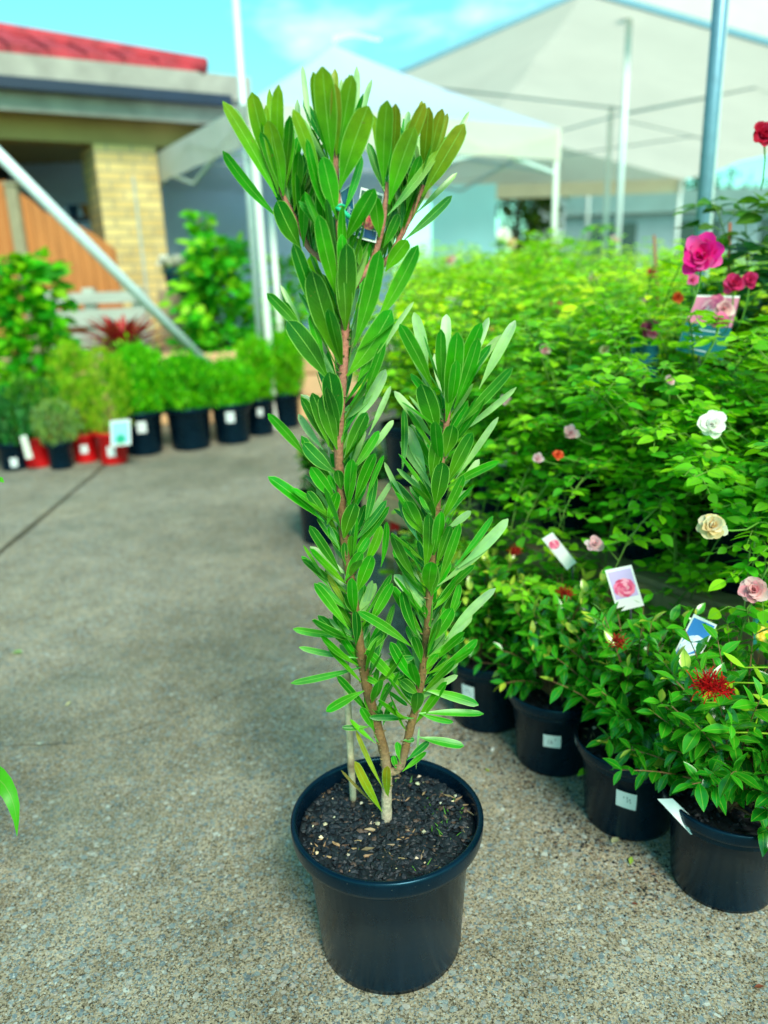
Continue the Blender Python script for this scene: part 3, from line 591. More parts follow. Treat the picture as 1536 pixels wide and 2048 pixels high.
# red brush flower
def brush(root, loc, rad=.03, n=150, col=S(196, 16, 18)):
    mb = MB()
    for k in range(n):
        d = V((random.gauss(0, 1), random.gauss(0, 1), random.gauss(.5, .8))).normalized(); L = rad*random.uniform(.6, 1)
        o = V((random.gauss(0, .35)*rad, random.gauss(0, .35)*rad, random.gauss(0, .15)*rad))
        mb.tube([o, o+d*L*.6+V((0, 0, .002)), o+d*L], [.0008, .0007, .0009], 4, jit(col, .3), False)
    return mb.build('brush_flower', M['petal'], root, loc=loc)
brush(sh1, aty(1420, 1373, 1.03)-c1, .026)
for px_, py_, Y in ((1030, 1105, 1.7), (1130, 1188, 1.5), (1235, 1285, 1.3)):
    brush(sh4 if px_ < 1050 else sh3 if px_ < 1200 else sh2, aty(px_, py_, Y)-(c4 if px_ < 1050 else c3 if px_ < 1200 else c2), .016, 70, S(170, 40, 24))
# more pots of the row, going back behind the front shrub
back = [((893, 1385), .115, .2, 31, 'dark leaved shrub in a black pot partly hidden behind the right stem'), ((868, 1310), .115, .2, 32, 'small leaved shrub in a black pot seen between the two stems'),
        ((838, 1195), .12, .21, 33, 'bushy yellow green shrub in a black pot behind the right stem'), ((752, 1085), .13, .22, 34, 'low shrub in a black pot just behind the left stem'), ((650, 1092), .13, .23, 35, 'shrub in the last black pot of the row left of the stake')]
for fr, r, h, sd_, lb in back:
    shrub_pot(fr, r, h, sd_, .28, .16, 40, .5, lb, dark=S(20, 92, 30))
# pale spindly stems at the right edge
sp_ = thing('spindly_plant', 'pale lime wiry stems reaching in at the right edge above the red brush flower', 'plant', (1.02, 1.18, 0))
pot_parts(sp_, .1, .18, M['pot'], .16, 77, 40)
mb = MB(); mf = MB()
for (x, y, Y) in ((1410, 1405, 1.17), (1440, 1465, 1.17), (1465, 1365, 1.2), (1500, 1420, 1.2), (1490, 1335, 1.16)):
    e = aty(x, y, Y)-V((1.02, 1.18, 0)); b = V((random.uniform(-.02, .02), random.uniform(-.02, .02), .16)); m_ = V((b.x*.4+e.x*.3, b.y*.5+e.y*.5, e.z*1.0))
    pts = [b*(1-t)**2+m_*2*t*(1-t)+e*t*t for t in [i/10 for i in range(11)]]; mb.tube(pts, [.0035*(1-.06*i) for i in range(11)], 6, S(150, 190, 40))
    for i in range(5, 11):
        mf.leaf(pts[i], V((random.uniform(-1, .3), random.uniform(-.6, .6), random.uniform(-.2, .9))), (0, -.6, 1), random.uniform(.03, .05), .014, ELL, 6, .2, .15, jit(S(150, 196, 30), .15))
mb.build('stem', M['softleaf'], sp_); mf.build('foliage', M['softleaf'], sp_)

# ------------------------------------------------------------------ timber benches and the roses on them
def bench(p0, p1, depth, z, label, rail=True):
    p0, p1 = V((*p0, 0)), V((*p1, 0)); d = (p1-p0); L = d.length; d /= L; nn = V((d.y, -d.x, 0))
    root = thing('timber_bench', label, 'bench', (p0.x, p0.y, 0), 0, 'slatted timber plant benches'); o = V((0, 0, 0))
    mb = MB(); k = int(depth/.115)
    for i in range(k):
        c = o+nn*(.05+i*.115); mb.bar(c+V((0, 0, z-.011)), c+d*L+V((0, 0, z-.011)), .09, .022)
    mb.build('slatted_top', M['benchwood'], root, smooth=False)
    mb = MB(); mb.bar(o-nn*.012+V((0, 0, z-.055)), o-nn*.012+d*L+V((0, 0, z-.055)), .022, .085)
    mb.build('front_rail', M['benchwood'], root, smooth=False)
    mb = MB(); mb.bar(o-nn*.0+V((0, 0, z-.21)), o+d*L+V((0, 0, z-.21)), .022, .075); mb.build('lower_rail', M['benchwood'], root, smooth=False)
    for s_ in (0.04, .5, .96):
        for q in (.06, depth-.12):
            mb = MB(); c = o+d*L*s_+nn*q; mb.bar(c, c+V((0, 0, z-.026)), .06, .06, up=(1, 0, 0)); mb.build('leg', M['benchwood'], root, smooth=False)
    def place(u, v): return p0+d*(L*u)+nn*(depth*v)+V((0, 0, z))
    return place
BA = bench((1.02, 1.16), (-.06, 2.72), 1.15, .45, 'nearest slatted timber bench, its rail showing behind the pink rose tag')
BB = bench((.12, 3.25), (.22, 5.5), 1.25, .45, 'slatted timber bench of roses behind the nearest bench')
BC = bench((.30, 5.9), (.42, 8.3), 1.3, .45, 'farthest left bench of roses near the white marquee leg')
BD = bench((1.72, 2.1), (1.82, 4.9), 1.2, .45, 'right hand bench of roses by the steel post')
BE = bench((2.0, 5.3), (2.1, 8.2), 1.3, .45, 'far right bench of roses under the white marquee')

def rose_bush(seed, h, spread, ncane, per, leafL, cols, nseg=4, droop=.2, low=.25):
    rnd = random.Random(seed); st = MB(); fo = MB()
    for k in range(ncane):
        a = 6.283*k/ncane+rnd.uniform(-.4, .4); q = rnd.uniform(.35, 1)
        e = V((math.cos(a)*spread*q, math.sin(a)*spread*q, h*rnd.uniform(low, 1))); b = V((rnd.uniform(-.03, .03), rnd.uniform(-.03, .03), 0)); m_ = V((e.x*.35, e.y*.35, max(e.z*.75, .16))) if low > 0 else V((e.x*.75, e.y*.75, max(e.z*1.0, .2)))
        pts = [b*(1-t)**2+m_*2*t*(1-t)+e*t*t for t in [i/9 for i in range(10)]]
        st.tube(pts, [.0035*(1-.6*i/9) for i in range(10)], 5, jit(S(92, 132, 40), .2, rnd))
        for j in range(per):
            t = .18+.82*(j+rnd.random())/per; i = min(8, int(t*9)); p = pts[i].lerp(pts[i+1], t*9-i)
            aa = j*2.4+k; out = V((math.cos(aa), math.sin(aa), rnd.uniform(-.1, .6))).normalized(); rl_ = leafL*rnd.uniform(1.6, 2.6)
            q1 = p+out*rl_*.5+V((0, 0, .01)); q2 = p+out*rl_-V((0, 0, droop*rl_)); st.tube([p, q1, q2], [.0013, .001, .0008], 4, S(110, 150, 50), False)
            base = cols[rnd.randrange(len(cols))]; up = p.z/h
            ax = (q2-p).normalized(); sid = ax.cross(V((0, 0, 1))).normalized()
            for (f, sg) in ((.35, -1), (.35, 1), (.7, -1), (.7, 1), (1, 0)):
                pp = p.lerp(q1, f*2) if f < .5 else q1.lerp(q2, f*2-1)
                ld = (ax*.6+sid*sg) if sg else ax
                L = leafL*rnd.uniform(.6, 1.35); c = jit(lerp(base, S(176, 220, 24), min(1, max(0, up-.5))*rnd.random()*1.3), .2, rnd)
                fo.leaf(pp, ld+V((rnd.uniform(-.2, .2), rnd.uniform(-.2, .2), rnd.uniform(-.25, .2))), V((rnd.uniform(-.7, .7), rnd.uniform(-.9, .5), 1)), L, L*rnd.uniform(.55, .72), OVA, nseg, .18, -.12, c)
    return st, fo
def rose_proto(seed, h, spread, ncane, per, leafL, cols, label, nseg=4, pr=.115, phh=.22, low=.25):
    root = thing('potted_rose', label, 'rose bush', (0, 0, 0), 0, 'potted roses on the benches')
    pot_parts(root, pr, phh, M['pot'], phh*.92, seed, 20); st, fo = rose_bush(seed, h, spread, ncane, per, leafL, cols, nseg, low=low)
    st.build('stem', M['matte'], root, loc=(0, 0, phh*.9)); fo.build('foliage', M['roseleaf'], root, loc=(0, 0, phh*.9)); return root
RG = [S(104, 190, 20), S(136, 206, 24), S(66, 168, 24)]
RY = [S(186, 228, 4), S(146, 214, 4), S(206, 232, 30)]
LBL = 'leafy rose bush without open flowers in a black pot on a timber bench'
near1 = rose_proto(101, .40, .37, 38, 18, .031, RG, 'sprawling rose with white and cream flowers on the near bench', 6, .10, .19, -.55)
near2 = rose_proto(102, .46, .35, 38, 18, .031, RG+[S(90, 180, 20)], LBL, 6, .10, .19, -.55)
mid1 = rose_proto(103, .55, .31, 24, 16, .033, RG[:2]+RY, LBL, 3)
mid2 = rose_proto(104, .62, .31, 24, 17, .033, RY, LBL, 3)
mid3 = rose_proto(105, .72, .29, 24, 18, .033, RG+RY, LBL, 3)
farp = rose_proto(106, .80, .33, 20, 17, .042, RY+[S(150, 204, 30)], LBL, 2)
def setp(o, p, rz, label=None, s=1):
    o.location = p; o.rotation_euler = (0, 0, rz); o.scale = (s,)*3
    if label: o['label'] = label
    return o
roses = []
near1.location = BA(.28, .12); roses.append(near1)
GR = 'potted roses on the benches'
def put(proto, p, rz, label=LBL, s=1):
    o = dup(proto, p, rz, label, GR, s); roses.append(o); return o
setp(near2, BA(.42, .13), 2.0, 'rose arching over the bench rail behind the pink rose tag'); roses.append(near2)
put(near1, BA(.15, .12), 1.2, 'rose with a full pale pink flower drooping at the right edge')
put(near2, BA(.56, .12), .6)
put(near1, BA(.70, .12), 3.6)
setp(mid1, BA(.83, .13), 0, LBL); roses.append(mid1)
put(mid1, BA(.95, .12), 2.2)
rr = random.Random(9)
for u in (.30, .44, .58, .72, .86): put(rr.choice((mid1, near2, near1)), BA(u, .40+rr.uniform(-.03, .03)), rr.uniform(0, 6.28), LBL, rr.uniform(.95, 1.1))
for u in (.36, .52, .68, .84, .97): put(rr.choice((mid1, near2, mid1)), BA(u, .70+rr.uniform(-.03, .03)), rr.uniform(0, 6.28), LBL, rr.uniform(.95, 1.15))
for x, y, lb in ((.60, 1.72, 'low leafy rose filling the gap between the bench rail and the yellow tipped shrubs'), (.36, 2.12, 'low leafy rose on the ground behind the third and fourth black pots'), (.30, 2.6, 'low leafy rose on the ground behind the right stem')):
    put(near2, V((x, y, 0)), x*9, lb, .9)
setp(mid3, BD(.08, .2), 1.0, s=.84, label= 'rose with a large magenta flower standing before the steel post'); roses.append(mid3)
setp(mid2, BB(.08, .12), .5, LBL); roses.append(mid2)
for B, cols_, rows_ in ((BB, 7, 4), (BD, 8, 3)):
    for i in range(cols_):
        for j in range(rows_):
            if (B is BB and i == 0 and j == 0) or (B is BD and i == 0 and j == 0): continue
            put(rr.choice((mid1, mid2, mid2, mid3) if B is BB else (mid1, mid2)), B((i+.5)/cols_, (j+.5)/rows_)+V((rr.uniform(-.05, .05), rr.uniform(-.05, .05), 0)), rr.uniform(0, 6.28), LBL, rr.uniform(.85, 1.12)*(1 if B is BB else .86))
setp(farp, BC(.07, .12), 0, LBL); roses.append(farp)
for B, cols_, rows_ in ((BC, 6, 4), (BE, 7, 4)):
    for i in range(cols_):
        for j in range(rows_):
            if B is BC and i == 0 and j == 0: continue
            put(farp, B((i+.5)/cols_, (j+.5)/rows_)+V((rr.uniform(-.06, .06), rr.uniform(-.06, .06), 0)), rr.uniform(0, 6.28), LBL, rr.uniform(.72, 1.0))
# tall dark rose at the right edge
tall = rose_proto(108, .95, .22, 9, 14, .055, [S(30, 100, 34), S(26, 84, 40)], 'tall dark leaved rose with orange red flowers at the right edge', 6)
setp(tall, V((1.10, 2.28, .45)), .7); roses.append(tall)

# rose flowers, each on the bush that carries it
def bloom(px, py, Y, rad, cols, name='rose_flower', open_=1.):
    if Y < 2.7 and py > 300: Y *= .84 if cols is not MAG else .76
    rad *= (.76 if cols is not MAG else .8) if py > 300 else .6
    p = aty(px, py, Y); root = tall if py < 300 else min([r for r in roses if r.location.z > .2], key=lambda r: (r.location.x-p.x)**2+(r.location.y-p.y)**2+.05*(r.location.z+.6-p.z)**2)
    mb = MB(); face = (C0-p).normalized()*1.1+V((random.uniform(-.5, .5), random.uniform(-.4, .4), .55)); face.normalize(); rnd = random.Random(int(px*7+py))
    x = face.orthogonal().normalized(); y = face.cross(x)
    for ring, (n_, tilt, q) in enumerate(((7, .25, 1.), (7, .55, .88), (6, .9, .72), (5, 1.2, .55), (4, 1.45, .4))):
        for k in range(n_):
            a = 6.283*(k+.5*ring)/n_+rnd.uniform(-.2, .2); o = x*math.cos(a)+y*math.sin(a)
            tilt = max(.05, tilt+rnd.uniform(-.22, .22))
            d = o*math.cos(tilt*open_)+face*math.sin(tilt*open_); nr = face*math.cos(tilt*open_)-o*math.sin(tilt*open_)
            mb.leaf(face*(-rad*.15), d, nr, rad*q*rnd.uniform(.78, 1.18), rad*q*rnd.uniform(.75, 1.15), interp((0, .3, .7, .9, 1), (.35, .8, 1, .75, .3)), 6, .35, rnd.uniform(-.35, .15)+ring*.06, jit(cols[(k+ring) % len(cols)], .12, rnd), None, True, 0, .05)
    base = root.location.copy(); base.z += .25
    inv = Matrix.Translation(-root.location)
    rz = Matrix.Rotation(-root.rotation_euler.z, 3, 'Z'); s_ = root.scale.x
    o_ = mb.build(name, M['petal'], root); o_.location = (rz@(p-root.location))/s_; o_.rotation_euler = (0, 0, -root.rotation_euler.z); o_.scale = (1/s_,)*3
    mb2 = MB(); l2 = root.location+V((0, 0, .3))-p; l2 = l2*min(1, .11/l2.length)+V((0, 0, -.02)); mb2.tube([-face*rad*.15, l2*.35+V((.006, 0, -.012)), l2*.7+V((.004, 0, -.012)), l2], [.0022, .0020, .0018, .0015], 5, S(96, 150, 44)); mb2.build('flower_stalk', M['matte'], o_)
    return root
MAG = [S(240, 40, 150), S(226, 30, 136), S(246, 90, 170)]; WHT = [S(248, 246, 238), S(244, 242, 230)]; CRM = [S(240, 222, 178), S(236, 206, 150), S(244, 232, 204)]; PNK = [S(238, 186, 186), S(230, 160, 166), S(244, 208, 200)]
RED_ = [S(188, 14, 46), S(214, 40, 74)]; ORG = [S(226, 84, 46), S(240, 116, 66)]; LPK = [S(240, 206, 206), S(236, 190, 196)]
BLOOM_DESC = {(1404, 512): 'large magenta flower in front of the steel post', (1468, 566): 'pair of deep pink flowers right of the magenta one', (1500, 560): 'pair of deep pink flowers right of the magenta one', (1440, 640): 'soft pink flower in front of the large rose tag', (1385, 560): 'small pink flower just below the magenta one', (1300, 655): 'mauve flower left of the large rose tag', (1424, 848): 'full white flower', (1425, 1052): 'full cream flower below the white one', (1507, 1180): 'full pale pink flower at the right edge by the teal tag', (1140, 866): 'pale pink flower above the small orange one', (1190, 1088): 'pale pink flower left of the pink rose tag', (1115, 909): 'small orange flower beside a pale pink one', (1076, 917): 'pale flower left of the small orange one', (948, 555): 'coral red flower right of the front shrub crown', (1304, 546): 'small red flower by the reddish cane', (1529, 268): 'red flower at the far right edge, tall and dark leaved', (1355, 595): 'orange flower left of the large rose tag', (1112, 610): 'coral and pink flower in the middle of the bank', (1008, 470): 'large white flower by the cyan canvas wall', (1022, 486): 'cream flower by the cyan canvas wall', (1240, 560): 'cream flower left of the reddish cane', (1188, 555): 'cream flower in the far middle of the bank', (912, 605): 'white flower just right of the main stem', (1290, 598): 'pale pink flower below the reddish cane', (1178, 770): 'small pale pink flower left of the white one', (1448, 618): 'pale pink flower partly over the large rose tag', (1090, 700): 'small pink flower in the middle of the bank', (870, 640): 'pale pink flower above the right stem', (1210, 700): 'small cream flower left of the dark teal tag', (1340, 760): 'small pale pink flower above the white one', (980, 660): 'small peach flower just right of the right stem tip', (1160, 640): 'pale pink flower right of the coral and pink one', (1060, 560): 'pink flower in the far left of the bank', (1230, 480): 'pale pink flower under the white marquee', (900, 520): 'pink flower far behind the main stem', (1010, 800): 'small pale pink flower beside the right stem'}
labelled = {}
for px_, py_, Y, rad, c in ((1404, 512, 2.35, .058, MAG), (1468, 566, 2.3, .034, [S(222, 60, 120), S(206, 40, 96)]), (1500, 560, 2.3, .028, [S(222, 60, 120), S(206, 40, 96)]), (1440, 640, 2.2, .03, [S(236, 130, 170)]), (1385, 560, 2.4, .022, [S(232, 110, 160)]), (1300, 655, 2.5, .04, [S(196, 72, 130), S(220, 130, 160)]), (1424, 848, 1.78, .042, WHT), (1425, 1052, 1.60, .038, CRM), (1507, 1180, 1.46, .034, PNK), (1140, 866, 2.1, .026, LPK), (1190, 1088, 1.9, .026, LPK), (1115, 909, 2.1, .018, ORG), (1076, 917, 2.15, .018, LPK), (948, 555, 4.2, .05, RED_), (1304, 546, 3.4, .03, RED_), (1529, 268, 1.9, .05, RED_), (1355, 595, 2.6, .025, ORG), (1112, 610, 3.0, .035, [S(230, 120, 110), S(236, 170, 150)]), (1008, 470, 7.2, .09, WHT), (1022, 486, 7.0, .08, CRM), (1240, 560, 3.6, .03, CRM), (1188, 555, 3.9, .035, CRM), (912, 605, 3.6, .06, WHT), (1290, 598, 3.1, .03, LPK), (1178, 770, 2.4, .025, LPK), (1448, 618, 2.25, .03, PNK), (1090, 700, 2.6, .022, PNK), (870, 640, 3.2, .03, LPK), (1210, 700, 2.5, .02, CRM), (1340, 760, 2.1, .018, LPK), (980, 660, 3.0, .02, [S(240, 150, 120)]), (1160, 640, 3.0, .028, LPK), (1060, 560, 4.4, .03, PNK), (1230, 480, 5.4, .04, LPK), (900, 520, 5.2, .05, PNK), (1010, 800, 2.4, .018, LPK)):
    rt = bloom(px_, py_, Y, rad, c); labelled.setdefault(rt.name, []).append(BLOOM_DESC[(px_, py_)])
for r_ in roses:
    if r_.name in labelled: r_['label'] = 'rose bush bearing the '+labelled[r_.name][0]
    elif 'flower' in r_['label']: r_['label'] = LBL
# big dark pot on the bench near the white rose, and a pot between the stems
def bare_pot(px, py, Y, r, h, label):
    p = aty(px, py, Y); o = dup(mid3, V((p.x, p.y, .45)), 1.1, label, GR); return o
# tags among the right hand plants
make_tag([(1235, 1224), (1288, 1211), (1263, 1130), (1210, 1141)], 1.52, 'white bordered tag with a pink rose standing above the yellow tipped shrubs', S(200, 176, 220), pinks, pic=(.07, .93, .28, .94), rsp=(.5, .52, .36), stem=aty(1262, 1330, 1.55))
make_tag([(1340, 1322), (1404, 1306), (1434, 1250), (1388, 1228)], 1.33, 'blue tag with white flowers leaning above the nearest shrub', S(60, 130, 200), [S(236, 242, 246), S(214, 232, 244)], pic=(.06, .94, .06, .94), rsp=(.45, .35, .36), stem=aty(1370, 1400, 1.36))
make_tag([(1134, 1140), (1153, 1125), (1105, 1065), (1084, 1078)], 1.72, 'narrow white tag with a small pink rose leaning left behind the shrubs', S(222, 214, 222), pinks, pic=(.08, .92, .4, .95), rsp=(.5, .72, .4), stem=aty(1150, 1200, 1.76))
make_tag([(1506, 1300), (1560, 1300), (1560, 1216), (1506, 1216)], 1.40, 'teal tag with yellow top edge and a yellow flower at the right edge', S(36, 120, 110), [S(244, 200, 60), S(250, 224, 110)], pic=(.0, 1, 0, .9), rsp=(.5, .4, .35), frame=S(240, 200, 40), stem=aty(1530, 1380, 1.42))
make_tag([(1352, 700), (1445, 722), (1480, 592), (1392, 590)], 2.0, 'large tag with pink roses over a teal panel below the magenta rose', S(206, 120, 150), [S(230, 110, 150), S(244, 170, 190), S(190, 70, 120)], band=(S(14, 100, 108), 0, 1, .0, .52), lines=4, rsp=(.5, .76, .26), pic=(0, 1, .5, .97), stem=aty(1400, 800, 2.02))
make_tag([(1262, 738), (1312, 756), (1318, 690), (1262, 672)], 2.1, 'dark teal tag standing left of the large rose tag', S(16, 92, 108), None, band=(S(20, 120, 160), 0, 1, .0, .3), lines=2, pic=(0, 1, 0, 1), stem=aty(1290, 830, 2.12))
make_tag([(996, 934), (1026, 928), (1047, 880), (1022, 878)], 2.1, 'pale tag with a coral picture behind the top of the right stem', S(226, 214, 214), [S(236, 110, 96), S(240, 140, 120)], rsp=(.5, .45, .36), stem=aty(1010, 1000, 2.12))
make_tag([(806, 872), (842, 872), (842, 775), (806, 775)], 3.0, 'pale grey tag on the bench seen between the two stems', S(186, 208, 206), [S(216, 120, 170)], rsp=(.3, .8, .2), stem=aty(824, 900, 3.0))
mb = MB(); p = aty(789, 1042, 2.6); o = p
mb.obox((0, 0, 0), (.016, 0, 0), (0, .001, 0), (0, 0, .035), S(226, 34, 28)); ob = mb.build('price_card', M['paint'], None, smooth=False, loc=o); tag(ob, 'small bright red card standing among the pots between the stems', 'plant tag')
mb = MB(); mb.tube([(0, 0, -.034), (0, 0, -.2)], .002, 5, S(200, 200, 200)); mb.build('spike', M['matte'], ob)

# brown canes in the roses
for px_, py0, py1, Y, dx, lb in ((1308, 470, 560, 3.2, 8, 'reddish garden cane leaning left among the far roses'), (1460, 445, 620, 2.4, -6, 'brown garden cane right of the magenta rose')):
    b = aty(px_+dx, py1+60, Y); t = aty(px_, py0, Y); mb = MB(); mb.tube([(0, 0, 0), t-b], [.006, .005], 8, S(156, 92, 60)); ob = mb.build('garden_cane', M['bamboo'], None, loc=b); tag(ob, lb, 'garden cane')

# ------------------------------------------------------------------ left hand row of pots
def bush(seed, h, r, n, cols, L=.036, W=.017, taper=.75, up=.8, core=True):
    rnd = random.Random(seed); mb = MB()
    for k in range(n):
        z = h*rnd.random()**.85; t = z/h; z *= 1+.16*math.sin(seed*1.7)+(rnd.uniform(0, .22) if rnd.random() < .06 else 0)
        rr_ = r*(taper+(1-taper)*math.sin(min(1, t*1.25)*math.pi*.6)) * (1 if t < .72 else 1-((t-.72)/.28)**2*.75)
        a = rnd.uniform(0, 6.283); q = rr_*math.sqrt(rnd.uniform(.25, 1))*(1+.20*math.sin(a*4+seed)+.14*math.sin(z*26+a*3+seed*2))
        p = V((q*math.cos(a), q*math.sin(a), z)); d = V((math.cos(a)*(1-up)+rnd.uniform(-.4, .4), math.sin(a)*(1-up)+rnd.uniform(-.4, .4), up*rnd.uniform(.5, 1.2)))
        c = cols[rnd.randrange(len(cols))]; l = L*rnd.uniform(.6, 1.4)
        mb.leaf(p, d, V((rnd.uniform(-1, 1), rnd.uniform(-1, 1), .6)), l, W*rnd.uniform(.7, 1.3), ELL, 3, .2, .1, jit(c, .22, rnd))
    return mb
LIME = [S(84, 190, 0), S(120, 204, 0), S(56, 170, 2)]
def row_pot(name, front, r, h, m, label, group, fo=None, pl=None, lab=None):
    g = atz(*front, 0); dv = V((g.x, g.y, 0)).normalized(); c = V((g.x, g.y, 0))+dv*r*.755
    root = thing(name, label, 'potted plant', c, 0, group); pot = pot_parts(root, r, h, m, h*.93, int(front[0]), 20)
    if fo:
        fo.build('foliage', M['softleaf'], root, loc=(0, 0, h*.9)); mb = MB()
        for k in range(4): mb.tube([(.02*math.cos(k*1.6), .02*math.sin(k*1.6), h*.88), (.05*math.cos(k*1.6), .05*math.sin(k*1.6), h*.88+.2)], .005, 5, S(110, 90, 50))
        mb.build('stem', M['matte'], root)
    if lab: sticker(pot, r, h, *lab)
    return root, pot, c
GH = 'lime green bushes in black pots along the left'
row_pot('potted_bush', (292, 912), .165, .31, M['pot'], 'lime bush in a black pot beside the red pot with a round white sticker', GH, bush(1, .40, .185, 4420, LIME), lab=(-1.3, .17, .25, .075, 1))
row_pot('potted_bush', (385, 902), .182, .31, M['pot'], 'dense rounded lime bush in the widest black pot, no sticker', GH, bush(2, .385, .215, 5100, LIME+[S(60, 150, 8)]))
row_pot('potted_bush', (468, 889), .165, .30, M['pot'], 'lime bush in the black pot with sticker right of the widest pot', GH, bush(3, .37, .19, 4420, LIME), lab=(-1.45, .17, .25, .075, 1))
row_pot('potted_bush', (522, 872), .14, .29, M['pot'], 'taller thin lime bush in front of the white vertical post', GH, bush(4, .42, .14, 3060, LIME+[S(130, 186, 20)]), lab=(-1.35, .16, .22, .05, 1))
row_pot('potted_bush', (572, 857), .15, .28, M['pot'], 'lime bush in the last black pot of the left row', GH, bush(5, .43, .18, 3740, LIME+[S(130, 186, 20)]))
YEL = [S(140, 186, 8), S(166, 186, 30), S(106, 176, 6)]
GRD = 'plants in red pots along the left'
row_pot('potted_conifer', (230, 930), .118, .225, M['potred'], 'wispy yellow conifer in the right hand red pot with blue tag', GRD, bush(6, .62, .16, 1500, YEL, .045, .007, .7, .95), lab=(-1.35, .06, .13, .065, 1))
row_pot('potted_conifer', (175, 926), .105, .20, M['potred'], 'wispy golden conifer in the middle red pot with a round sticker', GRD, bush(7, .66, .17, 1500, YEL+[S(96, 150, 12)], .045, .007, .7, .95), lab=(-1.3, .07, .13, .06, 1))
row_pot('potted_conifer', (80, 936), .115, .21, M['potred'], 'dark bushy plant in the left red pot', GRD, bush(8, .34, .18, 1300, [S(46, 120, 20), S(80, 136, 20)], .04, .012))
row_pot('potted_herb', (125, 940), .095, .185, M['pot'], 'fluffy grey green herb in a small black pot between the red pots', 'small black pots at the left edge', bush(9, .26, .15, 1500, [S(130, 170, 90), S(106, 152, 92), S(150, 180, 70)], .028, .009))
row_pot('potted_herb', (32, 942), .11, .19, M['pot'], 'dark green plant in the small black pot at the left edge with sticker', 'small black pots at the left edge', bush(10, .34, .18, 900, [S(34, 110, 40), S(60, 130, 60)], .06, .03), lab=(-1.15, .03, .09, .055, 1))
make_tag([(222, 893), (262, 889), (260, 838), (220, 842)], 5.02, 'pale blue tag with a green dot hung on the right hand red pot', S(150, 206, 220), [S(40, 170, 130)], rsp=(.5, .25, .22))
make_tag([(52, 918), (66, 916), (52, 870), (40, 874)], 4.95, 'narrow cream tag leaning on the small black pot at the left edge', S(214, 214, 196), None, pic=(.05, .95, .05, .95))
# broad leaved plant at the left edge, nearer than the row
pb = thing('broadleaf_plant', 'plant with broad blue green leaves at the left edge behind the small black pot', 'plant', aty(0, 900, 5.5)*1)
pb.location.z = 0; mb = MB()
for k in range(26):
    a = random.uniform(0, 6.28); b = V((0, 0, .25)); d = V((math.cos(a), math.sin(a), random.uniform(.5, 2.2))).normalized(); p = b+d*random.uniform(.15, .4)
    mb.leaf(p, V((d.x, d.y, random.uniform(-.3, .2))), (0, 0, 1), random.uniform(.14, .22), .1, OVA, 6, .15, -.25, jit(S(60, 140, 84), .2))
mb.build('foliage', M['softleaf'], pb); pot_parts(pb, .13, .25, M['pot'], .23, 5, 10)

# ------------------------------------------------------------------ retaining wall and the plants behind it
wl = thing('block_wall', 'low wall of pale sandstone blocks behind the left row of pots', 'wall', (0, 6.75, 0)); mb = MB()
rb = random.Random(4)
for row in range(3):
    x = -4.2-.2*row
    while x < -.6:
        L = rb.uniform(.5, .8); zt = .20*row; mb.box(x, x+L-.012, -.14+rb.uniform(-.012, .012), .14, zt+.004, zt+.196, jit(S(222, 180, 132), .14, rb)); x += L
o = mb.build('block', M['sand'], wl, smooth=False); bv = o.modifiers.new('b', 'BEVEL'); bv.width = .012; bv.segments = 2
mb = MB(); mb.box(-4.4, -.2, .145, 2.6, 0, .54, S(70, 60, 44)); tag(mb.build('raised_bed', M['chips'], None, smooth=False, loc=(0, 6.75, 0)), kind='structure')
mb = MB()
for (z0, z1) in ((.62, .76), (.82, .97), (1.02, 1.12)):
    mb.box(-.95, .02, -.02, .02, z0, z1)
for x in (-.88, -.50, -.06): mb.box(x-.05, x+.05, .022, .09, .54, 1.16)
p = aty(285, 600, 7.35); bn = mb.build('slatted_screen', M['greywood'], None, smooth=False, loc=(p.x, 7.35, 0)); tag(bn, 'low screen of weathered grey boards below the orange fence', 'screen')
def vine(name, px, Y, z0, h, r, n, cols, L, label, seed, stems=5, flower=None):
    p = aty(px, 600, Y); root = thing(name, label, 'plant', (p.x, Y, z0)); rnd = random.Random(seed); fo = MB(); st = MB()
    for k in range(stems):
        a = 6.28*k/stems; pts = [V((math.cos(a)*r*.3*t+rnd.uniform(-.03, .03), math.sin(a)*r*.3*t, h*t*rnd.uniform(.92, 1))) for t in [i/6 for i in range(7)]]; st.tube(pts, [.008*(1-.1*i) for i in range(7)], 5, S(120, 100, 54))
    for k in range(n):
        t = rnd.random(); a = rnd.uniform(0, 6.28); cl = .75+.35*math.sin(a*3+t*11+seed)
        q = r*math.sqrt(rnd.random())*(1-.55*t**2)*cl; b = V((q*math.cos(a), q*math.sin(a), h*t)); d = V((math.cos(a)+rnd.uniform(-.6, .6), math.sin(a)+rnd.uniform(-.6, .6), rnd.uniform(-.6, .6)))
        l = L*rnd.uniform(.6, 1.3); fo.leaf(b, d, V((rnd.uniform(-.7, .7), rnd.uniform(-1, .2), .7)), l, l*.62, OVA, 4, .15, -.15, jit(rnd.choice(cols), .2, rnd))
    st.build('stem', M['matte'], root); fo.build('foliage', M['softleaf'], root)
    return root
VG = [S(92, 190, 6), S(60, 172, 12), S(140, 206, 20), S(40, 150, 16)]
vine('climbing_plant', 45, 6.1, .0, 1.42, .46, 1100, VG, .13, 'tall light green climbing plant at the left edge before the orange fence', 41)
v2 = vine('climbing_plant', 440, 7.1, .54, .98, .46, 1100, VG, .12, 'bushy light green climbing plant left of the white vertical post', 42)
vine('climbing_plant', 418, 7.4, .54, 1.22, .16, 200, VG, .12, 'slim climbing shoot rising above the bushy climber', 43)
vine('climbing_plant', 575, 7.6, .54, .85, .3, 320, VG, .10, 'green climber behind the second white tent leg', 44)
